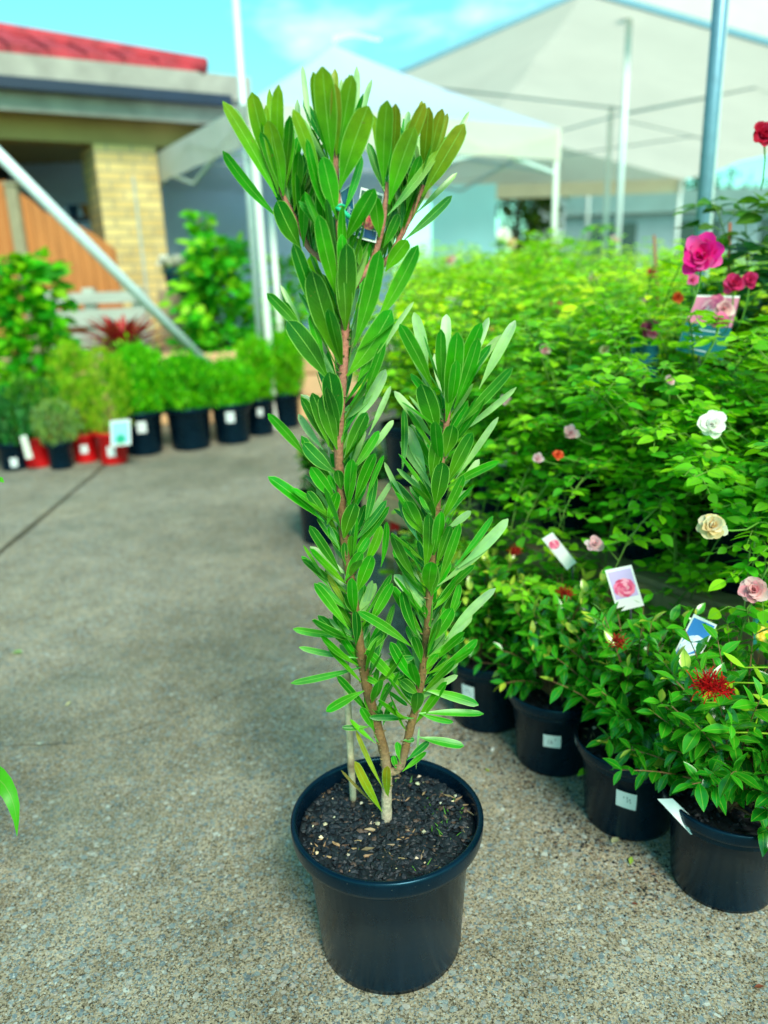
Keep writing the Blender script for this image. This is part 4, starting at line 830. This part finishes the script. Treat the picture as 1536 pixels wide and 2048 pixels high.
# bromeliad
br = thing('bromeliad', 'dark red bromeliad with upright leaves behind the lime bushes', 'plant', aty(248, 700, 6.62)); mb = MB(); rnd = random.Random(3)
for k in range(44):
    a = k*2.4; el = .2+1.0*(k/44); d = V((math.cos(a)*math.cos(el), math.sin(a)*math.cos(el), math.sin(el))); L = .56*(1-.35*k/44)
    mb.leaf(V((0, 0, -.02)), d, V((0, 0, 1)), L, .075, STRAP, 8, .3, -.18, jit(S(178, 4, 44) if k > 18 else S(132, 34, 66), .2, rnd), None, True)
mb.build('foliage', M['glossleaf'], br)
mb = MB(); mb.tube([(0, 0, -.09), (0, 0, -.02)], [.03, .03], 8, S(60, 40, 30)); mb.build('stem', M['matte'], br)
# blue pot with white flowers
bp = thing('flower_pot', 'blue pot of white flowers standing at the foot of the brick pillar', 'potted plant', aty(352, 580, 7.5)); mb = MB()
mb.lathe([(0, 0), (.075, 0), (.095, .16), (.105, .165), (.105, .19), (.09, .19), (.085, .15), (0, .15)], 24); mb.build('pot', M['potblue'], bp)
mb = MB()
for k in range(160):
    a = random.uniform(0, 6.28); d = V((math.cos(a), math.sin(a), random.uniform(.1, 1.2))).normalized(); mb.leaf(V((0, 0, .2))+d*.10, d, (0, -.5, 1), .06, .045, OVA, 3, .2, -.1, jit(S(236, 236, 222), .06))
mb.build('flower_head', M['petal'], bp)
mb = MB()
for k in range(80):
    a = random.uniform(0, 6.28); d = V((math.cos(a), math.sin(a), random.uniform(-.2, .8))).normalized(); mb.leaf(V((0, 0, .17))+d*.05, d, (0, -.5, 1), .08, .03, ELL, 3, .2, -.1, jit(S(60, 130, 40), .2))
mb.build('foliage', M['softleaf'], bp); mb = MB(); mb.box(-.14, .14, -.14, .14, -bp.location.z+.54, -.003, S(150, 130, 100)); mb.build('plinth', M['stone'], bp, smooth=False)
# orange fence with swept top, in two panels with a post between
def fence_panel(pix, Y, label, m=M['orangewood']):
    pts = [aty(x, y, Y) for x, y in pix]; o = V((pts[0].x, Y, 0)); root = thing('timber_fence', label, 'fence', o, 0, 'orange timber fence'); k = 12
    def top(x):
        for i in range(len(pts)-1):
            if x <= pts[i+1].x: return pts[i].z+(pts[i+1].z-pts[i].z)*(x-pts[i].x)/(pts[i+1].x-pts[i].x)
        return pts[-1].z
    x = pts[0].x; mb = MB()
    while x < pts[-1].x-.01:
        x2 = min(x+.1, pts[-1].x); a, b = top(x), top(x2)
        vs = [(x-o.x, 0, .3), (x2-.006-o.x, 0, .3), (x2-.006-o.x, 0, b), (x-o.x, 0, a)]; vs += [(p[0], .02, p[2]) for p in vs]
        mb.add(vs, [(0, 1, 2, 3), (7, 6, 5, 4), (0, 4, 5, 1), (1, 5, 6, 2), (2, 6, 7, 3), (3, 7, 4, 0)]); x = x2
    mb.build('boards', m, root, smooth=False)
    mb = MB()
    for z in (.8, 1.15): mb.box(0, pts[-1].x-o.x, .022, .06, z, z+.09)
    mb.build('rail', M['greywood'], root, smooth=False)
fence_panel([(35, 383), (60, 398), (90, 425), (125, 440), (160, 452), (192, 470), (232, 500)], 7.6, 'orange timber fence panel with a swept top before the brick pillar')
fence_panel([(-230, 420), (-120, 400), (-40, 372), (10, 360)], 7.6, 'orange timber fence panel cut off by the left edge')
p = aty(24, 372, 7.58); mb = MB(); mb.box(-.05, .05, -.05, .05, 0, p.z, S(150, 140, 110)); mb.box(-.065, .065, -.065, .065, p.z+.002, p.z+.03, S(150, 140, 110))
tag(mb.build('fence_post', M['matte'], None, smooth=False, loc=(p.x, 7.58, 0)), 'weathered fence post between the two orange panels', 'post')

# ------------------------------------------------------------------ house
E0, E1 = atz(0, 168, 2.85), atz(505, 210, 2.85)
ed = (E1-E0); ed.z = 0; eL = ed.length; ed.normalize(); inn = V((-ed.y, ed.x, 0))
hs = thing('house', 'brick house with red tiled roof and deep shaded verandah at the left', 'house', (E0.x, E0.y, 0)); UP = V((0, 0, 1))
def hp(s, t, z): return ed*s+inn*t+UP*z
SL = -5.0
def slab(name, m, s0, s1, t0, t1, z0, z1):
    mb = MB(); mb.obox(hp((s0+s1)/2, (t0+t1)/2, (z0+z1)/2), ed*(s1-s0)/2, inn*(t1-t0)/2, UP*(z1-z0)/2); return mb.build(name, m, hs, smooth=False)
slab('fascia', M['greyband'], SL, eL, .0, .05, 2.88, 3.10)
slab('gutter', M['navy'], SL, eL-.25, -.10, -.002, 2.81, 2.90)
slab('fascia', M['greyband'], SL, eL-.05, .055, .10, 2.66, 2.93)
slab('soffit', M['cream'], SL, eL-.05, .105, 4.0, 2.70, 2.73)
slab('beam', M['cream'], SL, eL-.1, .36, .62, 2.48, 2.695)
mb = MB(); sl = math.tan(R(19))
for k in range(11):
    t0 = .02+k*.33; s1 = eL-.45-k*.42; z0 = 3.105+t0*sl
    for s0 in np.arange(SL, s1, .32):
        se = min(s1, s0+.31)
        for (a0, a1, hgt) in ((s0, s0+(se-s0)*.5, .045), (s0+(se-s0)*.5, se, .02)):
            c = hp((a0+a1)/2, t0+.18, z0+.18*sl+hgt/2); mb.obox(c, ed*((a1-a0)/2), (inn*.19+UP*.19*sl), UP*(.02+hgt/2), (1, 1, 1))
mb.build('tiled_roof', M['tile'], hs, smooth=False)
mb = MB(); a, b = hp(eL-.45, 0, 3.15), hp(eL-.45-11*.42, 11*.33, 3.15+11*.33*sl); mb.tube([a, b], .075, 8); mb.build('hip_cap', M['tile'], hs)
# brick pillar with UVs in metres
pc = aty(258, 420, 8.35); s_p = (pc-E0).dot(ed); mb = MB(); hw = .30
def brickbox(mb, s0, s1, t0, t1, z0, z1):
    c = [hp(s0, t0, 0), hp(s1, t0, 0), hp(s1, t1, 0), hp(s0, t1, 0)]
    for i in range(4):
        a, b = c[i], c[(i+1) % 4]; L = (b-a).length
        mb.add([a+UP*z0, b+UP*z0, b+UP*z1, a+UP*z1], [(0, 1, 2, 3)], (1, 1, 1), [(0, z0), (L, z0), (L, z1), (0, z1)])
brickbox(mb, s_p-hw, s_p+hw, .34, .94, 0, 2.475); mb.build('brick_pillar', M['brick'], hs, smooth=False)
mb = MB(); mb.obox(hp(s_p+.04, .332, 1.1), ed*.012, inn*.006, UP*1.1); mb.build('downpipe', M['greywood'], hs, smooth=False)
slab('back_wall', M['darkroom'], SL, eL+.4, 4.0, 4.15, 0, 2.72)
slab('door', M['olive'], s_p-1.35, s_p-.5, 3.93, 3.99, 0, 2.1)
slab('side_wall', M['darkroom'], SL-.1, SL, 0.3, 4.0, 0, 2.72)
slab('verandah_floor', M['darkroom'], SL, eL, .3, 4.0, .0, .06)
# shelf of small pots in the shade
p = aty(170, 425, 8.7); t_ = thing('plant_stand', 'dark stand of small pots in the verandah shade', 'stand', (p.x, p.y, 0)); mb = MB()
mb.box(-.22, .22, -.12, .12, p.z-.08, p.z-.05, S(30, 34, 44)); mb.build('shelf', M['matte'], t_, smooth=False)
for x, y in ((-.2, -.1), (.2, -.1), (-.2, .1), (.2, .1)): mb = MB(); mb.tube([(x, y, 0), (x, y, p.z-.08)], .015, 6, S(30, 34, 44)); mb.build('leg', M['matte'], t_)
for x, c, lb in ((-.12, S(40, 70, 100), 'small blue pot on the left of the dark stand'), (.02, S(180, 120, 60), 'small tan pot in the middle of the dark stand'), (.14, S(170, 60, 60), 'small red pot on the right of the dark stand')):
    mb = MB(); mb.lathe([(0, .002), (.04, .002), (.055, .11), (.06, .11), (.06, .125), (.05, .125), (.045, .1), (0, .1)], 16, (0, 0, 0), c); tag(mb.build('small_pot', M['matte'], None, loc=(p.x+x, p.y, p.z-.048)), lb, 'pot', 'pots on the dark stand')

# ------------------------------------------------------------------ poles of the shade frame
def pole(p, q, r, m, label, name, foot=False):
    o = V(p); root = thing(name, label, 'pole', o); mb = MB(); mb.tube([(0, 0, 0), V(q)-o], r, 16); mb.build('tube', m, root)
    mb = MB(); mb.box(-.09, .09, -.09, .09, 0, .012); b = mb.build('foot_plate', m, root, smooth=False)
    if not foot: b.location = (0, 0, -.006)
    return root
pole((-.972, 6.46, 0), (-.945, 6.46, 3.9), .029, M['alu'], 'upright white metal post behind the lime bushes', 'post', True)
a, b = aty(398, 712, 5.95), aty(-120, 190, 4.6)
rt = thing('brace_pole', 'long pale metal pole leaning diagonally in front of the brick pillar', 'pole', a); mb = MB(); mb.tube([(a-b).normalized()*.75, b-a], .034, 14); mb.build('tube', M['alu'], rt)
mb = MB(); k = (a-b).normalized()*.75; mb.tube([k-(a-b).normalized()*.0, k+(a-b).normalized()*.06], .04, 14, S(40, 44, 46)); mb.build('rubber_foot', M['matte'], rt)
pole((1.285, 3.2, 0), (1.285, 3.2, 3.3), .027, M['steel'], 'galvanised steel post rising from the roses on the right', 'post', True)
pole((1.47, 3.55, 0), (1.44, 3.55, 3.3), .010, M['alu'], 'thin pale post just right of the galvanised post', 'post', True)

# ------------------------------------------------------------------ blue and white pop-up tent
cn_ = V((-.33, 8.35, 0)); rc = V((1.75, 7.8, 0))
dv = rc-cn_; pv = V((-dv.y, dv.x, 0)); corners = [cn_+dv, cn_+pv, cn_-dv, cn_-pv]     # right, far, left, near
tn = thing('popup_tent', 'pale blue and white pop-up tent with pointed top behind the front shrub', 'tent', cn_); EZ = 2.42; PZ = 3.30
mb = MB(); ns = 8
for i in range(4):
    a, b = corners[i]-cn_, corners[(i+1) % 4]-cn_; vs = []
    for r_ in range(ns+1):
        t = r_/ns
        for c_ in range(ns+1):
            p = a.lerp(b, c_/ns)*(1-t); z = EZ+(PZ-EZ)*(t**1.0)-.10*math.sin(math.pi*t)*math.sin(math.pi*c_/ns) - .03*math.sin(math.pi*t); vs.append((p.x, p.y, z))
    mb.add(vs, [(r_*(ns+1)+c_, r_*(ns+1)+c_+1, (r_+1)*(ns+1)+c_+1, (r_+1)*(ns+1)+c_) for r_ in range(ns) for c_ in range(ns)])
mb.build('canopy', M['canvasblue'], tn)
mb = MB()
for i in range(4):
    a, b = corners[i]-cn_, corners[(i+1) % 4]-cn_; a, b = a*1.004, b*1.004
    vs = []
    for c_ in range(13): p = a.lerp(b, c_/12); wv = .012*math.sin(c_*2.1); q = p.normalized()*wv; vs += [(p.x+q.x, p.y+q.y, EZ-.27), (p.x, p.y, EZ+.004)]
    mb.add(vs, [(2*k, 2*k+2, 2*k+3, 2*k+1) for k in range(12)])
mb.build('valance', M['canvas'], tn)
for i in range(4):
    mb = MB(); p = corners[i]-cn_; p = p*.985; mb.obox((p.x, p.y, EZ/2), (.024, 0, 0), (0, .024, 0), (0, 0, EZ/2)); mb.build('leg', M['white'], tn, smooth=False)
    mb = MB(); q = corners[(i+1) % 4]-cn_; q = q*.985; m_ = (p+q)/2
    mb.bar((p.x, p.y, EZ-.05), (m_.x, m_.y, EZ-.38), .02, .03); mb.bar((p.x, p.y, EZ-.38), (m_.x, m_.y, EZ-.05), .02, .03); mb.bar((m_.x, m_.y, EZ-.05), (q.x, q.y, EZ-.38), .02, .03); mb.bar((m_.x, m_.y, EZ-.38), (q.x, q.y, EZ-.05), .02, .03); mb.build('scissor_frame', M['alu'], tn, smooth=False)
for (i0, i1, m_) in ((1, 2, M['shadeblue']),):
    a, b = (corners[i0]-cn_)*.97, (corners[i1]-cn_)*.97; vs = []
    for i in range(5):
        for j in range(17): p = a.lerp(b, j/16); w_ = .03*math.sin(j*1.9)*(1-i/4); q = p.normalized()*w_; vs.append((p.x+q.x, p.y+q.y, .5+(EZ-.52)*i/4))
    mb = MB(); mb.add(vs, [(i*17+j, i*17+j+1, (i+1)*17+j+1, (i+1)*17+j) for i in range(4) for j in range(16)]); mb.build('side_wall', m_, tn)
# streamer on the peak
mb = MB(); vs = []
for i in range(9):
    t = i/8; x = .04+.42*t; z = PZ+.06+.03*math.sin(t*5); vs += [(x, .02*math.sin(t*6), z-.03*(1-t*.5)), (x, .02*math.sin(t*6), z+.03*(1-t*.5))]
mb.add(vs, [(2*k, 2*k+2, 2*k+3, 2*k+1) for k in range(8)]); mb.tube([(0, 0, PZ-.03), (.02, 0, PZ+.08)], .02, 8); mb.build('peak_cap', M['canvas'], tn)
# second tent: grey blue roof seen beside the pillar
p2 = thing('blue_tent', 'low grey blue tent right of the brick pillar', 'tent', (-2.35, 11.2, 0)); mb = MB()
for s_ in (-1, 1):
    vs = []
    for i in range(7):
        for j in range(13): u = j/12; t = i/6; vs.append((-2.2+4.4*u, s_*1.6*(1-t), 2.05+.95*t-.08*math.sin(math.pi*t)-.05*math.sin(u*12.5)**2*(1-t)))
    mb.add(vs, [(i*13+j, i*13+j+1, (i+1)*13+j+1, (i+1)*13+j) for i in range(6) for j in range(12)])
mb.build('canopy', M['shadeblue'], p2)
for s_ in (-1, 1): mb = MB(); mb.add([(-2.2, s_*1.605, 1.75), (2.2, s_*1.605, 1.75), (2.2, s_*1.605, 2.053), (-2.2, s_*1.605, 2.053)], [(0, 1, 2, 3)]); mb.build('valance', M['shadeblue'], p2)
for x in (-2.15, 2.15):
    for y in (-1.55, 1.55): mb = MB(); mb.tube([(x, y, 0), (x, y, 2.05)], .025, 8); mb.build('leg', M['alu'], p2)
# white square leg seen left of the front shrub
pole((aty(556, 600, 7.0).x, 7.0, 0), (aty(556, 600, 7.0).x-.01, 7.0, 1.75), .026, M['white'], 'short white post behind the left leaves of the front shrub', 'post', True)

# ------------------------------------------------------------------ big white marquee
mq = thing('white_marquee', 'large white marquee roof filling the upper right', 'tent', (0, 0, 0)); Y0, Y1 = 11.0, 20.0
ap = aty(1168, -18, Y0); le = aty(560, 250, Y0); re = aty(1900, 190, Y0)
def mpt(p, Y): return V((p.x+(Y-Y0)*.0, Y, p.z))
mb = MB()
zf = 3.55
def roof(a, b, za):
    vs = []
    for i in range(9):
        for j in range(13):
            t = i/8; Y = Y0+(Y1-Y0)*j/12; p = a.lerp(b, t); sag = .08*math.sin(math.pi*(j/12*3) % math.pi)
            vs.append((p.x, Y, p.z-sag*.6))
    mb.add(vs, [(i*13+j, i*13+j+1, (i+1)*13+j+1, (i+1)*13+j) for i in range(8) for j in range(12)])
roof(le, ap, 0); roof(ap, re, 0); mb.build('canopy', M['canvas'], mq)
zb = aty(1100, 366, Y1).z
mb = MB(); mb.add([(le.x, Y1, zb), (re.x, Y1, zb), (re.x, Y1, re.z), (ap.x, Y1, ap.z), (le.x, Y1, le.z)], [(0, 1, 2, 3, 4)]); mb.build('end_wall', M['canvas'], mq, smooth=False)
mb = MB(); mb.add([(le.x, Y1-.02, zb-.32), (re.x, Y1-.02, zb-.32), (re.x, Y1-.02, zb), (le.x, Y1-.02, zb)], [(0, 1, 2, 3)]); mb.build('valance', plain('cream_hem', S(226, 214, 186), .8, 0, .06, 2), mq, smooth=False)
mb = MB(); mb.bar(mpt(le, Y0-.03), mpt(ap, Y0-.03), .06, .07); mb.bar(mpt(ap, Y0-.03), mpt(re, Y0-.03), .06, .07); mb.build('gable_rafter', M['steel'], mq, smooth=False)
for (x0, y0, x1, y1, Yq, r_) in ((800, 168, 1245, 218, 12.5, .014), (1245, 228, 1440, 190, 12.5, .018), (1245, 228, 1110, 265, 12.5, .012), (1440, 190, 1560, 165, 12.5, .012), (1130, 310, 1420, 268, 16, .012), (1245, 240, 1440, 285, 13, .008)):
    mb = MB(); mb.tube([aty(x0, y0, Yq), aty(x1, y1, Yq)], r_, 6); mb.build('tie_rod', M['farwall'], mq)
for px_ in (1236, 1210):
    q = aty(px_, 470, 11.4 if px_ > 1220 else 15); mb = MB(); mb.tube([(q.x, q.y, 0), (q.x, q.y, 4.5 if px_ > 1220 else 3.9)], .042, 8); mb.build('post', M['alu'], mq)
for X in (le.x+.1, re.x-.1):
    for Y in (Y0+.1, Y1-.1): mb = MB(); mb.tube([(X, Y, 0), (X, Y, le.z if X < 0 else re.z)], .05, 8); mb.build('post', M['alu'], mq)
# grey canopy beyond, at the top right corner
gq = thing('pale_canopy', 'pale canopy roof beyond the marquee in the upper right corner', 'tent', (0, 0, 0)); mb = MB()
a, b, c, d = aty(1185, 190, 21.5), aty(1900, 190, 21.5), aty(1900, -150, 27), aty(1185, -150, 27); vs = []
for i in range(5):
    for j in range(13): p = a.lerp(b, j/12).lerp(d.lerp(c, j/12), i/4); vs.append(p-V((0, 0, .25*math.sin(math.pi*i/4))))
mb.add(vs, [(i*13+j, i*13+j+1, (i+1)*13+j+1, (i+1)*13+j) for i in range(4) for j in range(12)]); mb.build('canopy', M['canvas'], gq)
for q in (a, b, c, d): mb = MB(); mb.tube([(q.x, q.y, 0), (q.x, q.y, q.z)], .05, 8); mb.build('leg', M['alu'], gq)

# ------------------------------------------------------------------ far background
mb = MB(); q0, q1 = aty(862, 372, 14), aty(992, 470, 14); mb.box(q0.x, q1.x, 14, 14.04, .0, q0.z); tag(mb.build('blue_banner', M['wallblue'], None, smooth=False), 'pale cyan canvas wall behind the right side of the front shrub', 'banner')
mb = MB(); q0, q1 = aty(1075, 360, 24), aty(1128, 470, 24); mb.box(q0.x, q1.x, 24, 24.5, 0, q0.z); tag(mb.build('rendered_pier', M['farroof'], None, smooth=False), 'pale grey pier beside the far trees', 'pier')
fb = thing('long_shed', 'long low grey shed with a pale flat roof beyond the roses', 'building', aty(1250, 400, 25)); fb.location.z = 0; z0 = aty(1250, 428, 25).z; z1 = aty(1250, 385, 25).z
mb = MB(); mb.box(-1.9, 9, 0, 4, 0, z0-.01); mb.build('wall', M['farwall'], fb, smooth=False)
mb = MB(); mb.box(-2.1, 9.2, -.3, 4.3, z0, z1); mb.build('roof', M['farroof'], fb, smooth=False)
M['glass'] = plain('dark_glass', (.02, .04, .05), .15)
for x in (-1.0, 1.6, 4.2): mb = MB(); mb.box(x, x+1.4, -.03, -.004, .9, z0-.25, (0, 0, 0)); mb.build('window', M['glass'], fb, smooth=False)
def tree(px, Y, h, r, label, seed, cols):
    p = aty(px, 450, Y); root = thing('tree', label, 'tree', (p.x, Y, 0), 0, 'trees far behind the marquee'); rnd = random.Random(seed); st = MB(); fo = MB()
    st.tube([(0, 0, 0), (.05, 0, h*.5), (.1, 0, h*.85)], [.14, .09, .04], 8, S(90, 72, 50)); cl = []
    for k in range(16):
        a = rnd.uniform(0, 6.28); q = r*rnd.uniform(.2, .9); c = V((q*math.cos(a), q*math.sin(a), h*rnd.uniform(.35, .98))); cl.append((c, r*rnd.uniform(.3, .5))); st.tube([(.05, 0, h*.4), c], [.04, .01], 5, S(90, 72, 50))
    for k in range(1800):
        c, rr_ = rnd.choice(cl); d = V((rnd.gauss(0, 1), rnd.gauss(0, 1), rnd.gauss(0, 1))).normalized(); fo.leaf(c+d*rr_*rnd.random()**.4, d+V((0, 0, -.3)), V((rnd.uniform(-1, 1), rnd.uniform(-1, 1), 1)), .24, .12, ELL, 2, .2, 0, jit(rnd.choice(cols), .25, rnd))
    st.build('trunk', M['matte'], root); fo.build('crown', M['softleaf'], root)
TG = [S(60, 96, 10), S(40, 78, 20), S(96, 116, 20)]
tree(1030, 21, 3.7, 1.0, 'olive green tree seen under the marquee edge left of the grey pier', 51, TG)
for px_, h_, lb, s_ in ((1180, 5.0, 'dark tree above the left end of the long shed', 52), (1330, 5.1, 'dark tree above the middle of the long shed', 53), (1470, 4.8, 'dark tree above the right of the long shed', 54), (700, 4.6, 'dark tree far behind the pop-up tent', 55), (450, 4.2, 'dark tree far behind the climbing plants', 56)):
    tree(px_, 32, h_, 2.0, lb, s_, [S(30, 84, 50), S(50, 96, 40), S(70, 110, 40)])

# ------------------------------------------------------------------ litter on the concrete
for k, (px_, py_, L, c, lb) in enumerate(((35, 1306, .045, S(150, 190, 110), 'pale green fallen leaf on the concrete at the left edge'), (137, 1408, .02, S(210, 205, 150), 'tiny cream petal on the concrete at the left'), (985, 1500, .018, S(232, 234, 230), 'white petal on the concrete right of the big pot'), (975, 1541, .014, S(170, 190, 40), 'small yellow green leaf on the concrete right of the big pot'), (1230, 1682, .03, S(206, 204, 158), 'curled cream leaf beside the second nearest black pot'), (1262, 1722, .02, S(150, 180, 70), 'small green leaf before the cream leaf by the pots'), (1194, 1646, .022, S(150, 84, 52), 'brown leaf at the base of the second nearest black pot'), (1269, 1808, .012, S(120, 60, 44), 'tiny red brown chip on the concrete left of the nearest pot'), (1518, 1974, .016, S(130, 72, 50), 'brown leaf chip near the lower right corner'), (80, 1352, .012, S(190, 196, 170), 'tiny pale chip left of the concrete'), (78, 1488, .014, S(196, 206, 190), 'pale pebble chip above the lower left crack'), (1190, 1560, .016, S(140, 120, 60), 'dry tan leaf scrap between the third and second pots'))):
    p = atz(px_, py_, .004); mb = MB(); a = random.uniform(0, 6.28); mb.leaf((-L/2*math.cos(a), -L/2*math.sin(a), 0), (math.cos(a), math.sin(a), .05), (0, 0, 1), L, L*.5, ELL, 6, .35, .12, c, None, True)
    tag(mb.build('fallen_leaf', M['softleaf'], None, loc=p), lb, 'fallen leaf', 'fallen leaves on the concrete')

mb = MB()
for k in range(900):
    t = random.random(); b_ = [(c1, c2), (c2, c3), (c3, c4)][min(2, int(t*3))]; f = t*3 % 1; q = b_[0].lerp(b_[1], f); p = V((q.x-.10+random.gauss(-.0, .055), q.y-.06+random.gauss(0, .05), .002)); L = random.uniform(.0015, .005)
    d = Matrix.Rotation(random.uniform(0, 6.28), 3, 'Z'); mb.add([p+d@V((x*L, y*L*.6, z*L*.5)) for x, y, z in ((-1, -.5, 0), (.6, -1, 0), (1, .6, 0), (-.3, 1, 0), (0, 0, 1))], [(0, 1, 4), (1, 2, 4), (2, 3, 4), (3, 0, 4)], jit(random.choice((S(44, 36, 28), S(30, 28, 24), S(96, 74, 50))), .3))
tag(mb.build('spilled_soil', M['chips'], None, smooth=False), kind='stuff')
# ------------------------------------------------------------------ strap leaved plant reaching in from the left
lp = thing('strap_leaf_plant', 'bright green arching strap leaves reaching in at the left edge', 'plant', (-.98, 1.25, 0)); pot_parts(lp, .14, .26, M['pot'], .24, 66, 30); mb = MB(); o = V((-.98, 1.25, 0))
def arch(p0, p1, p2, W, c, flip=(0, -.5, 1)):
    n_ = 14; vs = []; cs = []; uv = []
    for i in range(n_+1):
        t = i/n_; p = p0*(1-t)**2+p1*2*t*(1-t)+p2*t*t; d = ((p1-p0)*(1-t)+(p2-p1)*t).normalized(); s_ = d.cross(V(flip)).normalized(); nn = s_.cross(d); h = W/2*STRAP(t)
        for u in (-1, 0, 1): vs.append(p+s_*h*u+nn*abs(u)*h*.25); cs.append(c); uv.append((u*.5+.5, t))
    mb.add(vs, [(i*3+j, i*3+j+1, (i+1)*3+j+1, (i+1)*3+j) for i in range(n_) for j in range(2)], cs, uv)
b0 = V((0, 0, .25))
arch(b0, aty(40, 1430, 1.02)-o, aty(34, 1672, 1.0)-o, .036, S(70, 170, 16))
arch(b0+V((.01, .02, 0)), aty(-30, 900, 1.3)-o, aty(8, 965, 1.28)-o, .045, S(80, 180, 20))
for k in range(16):
    a = random.uniform(1.2, 5.2); r_ = random.uniform(.12, .3); e = V((math.cos(a)*r_, math.sin(a)*r_, random.uniform(.25, .6))); arch(b0, V((e.x*.4, e.y*.4, e.z+.25)), e, .034, jit(S(66, 160, 20), .15))
mb.build('foliage', M['roseleaf'], lp)
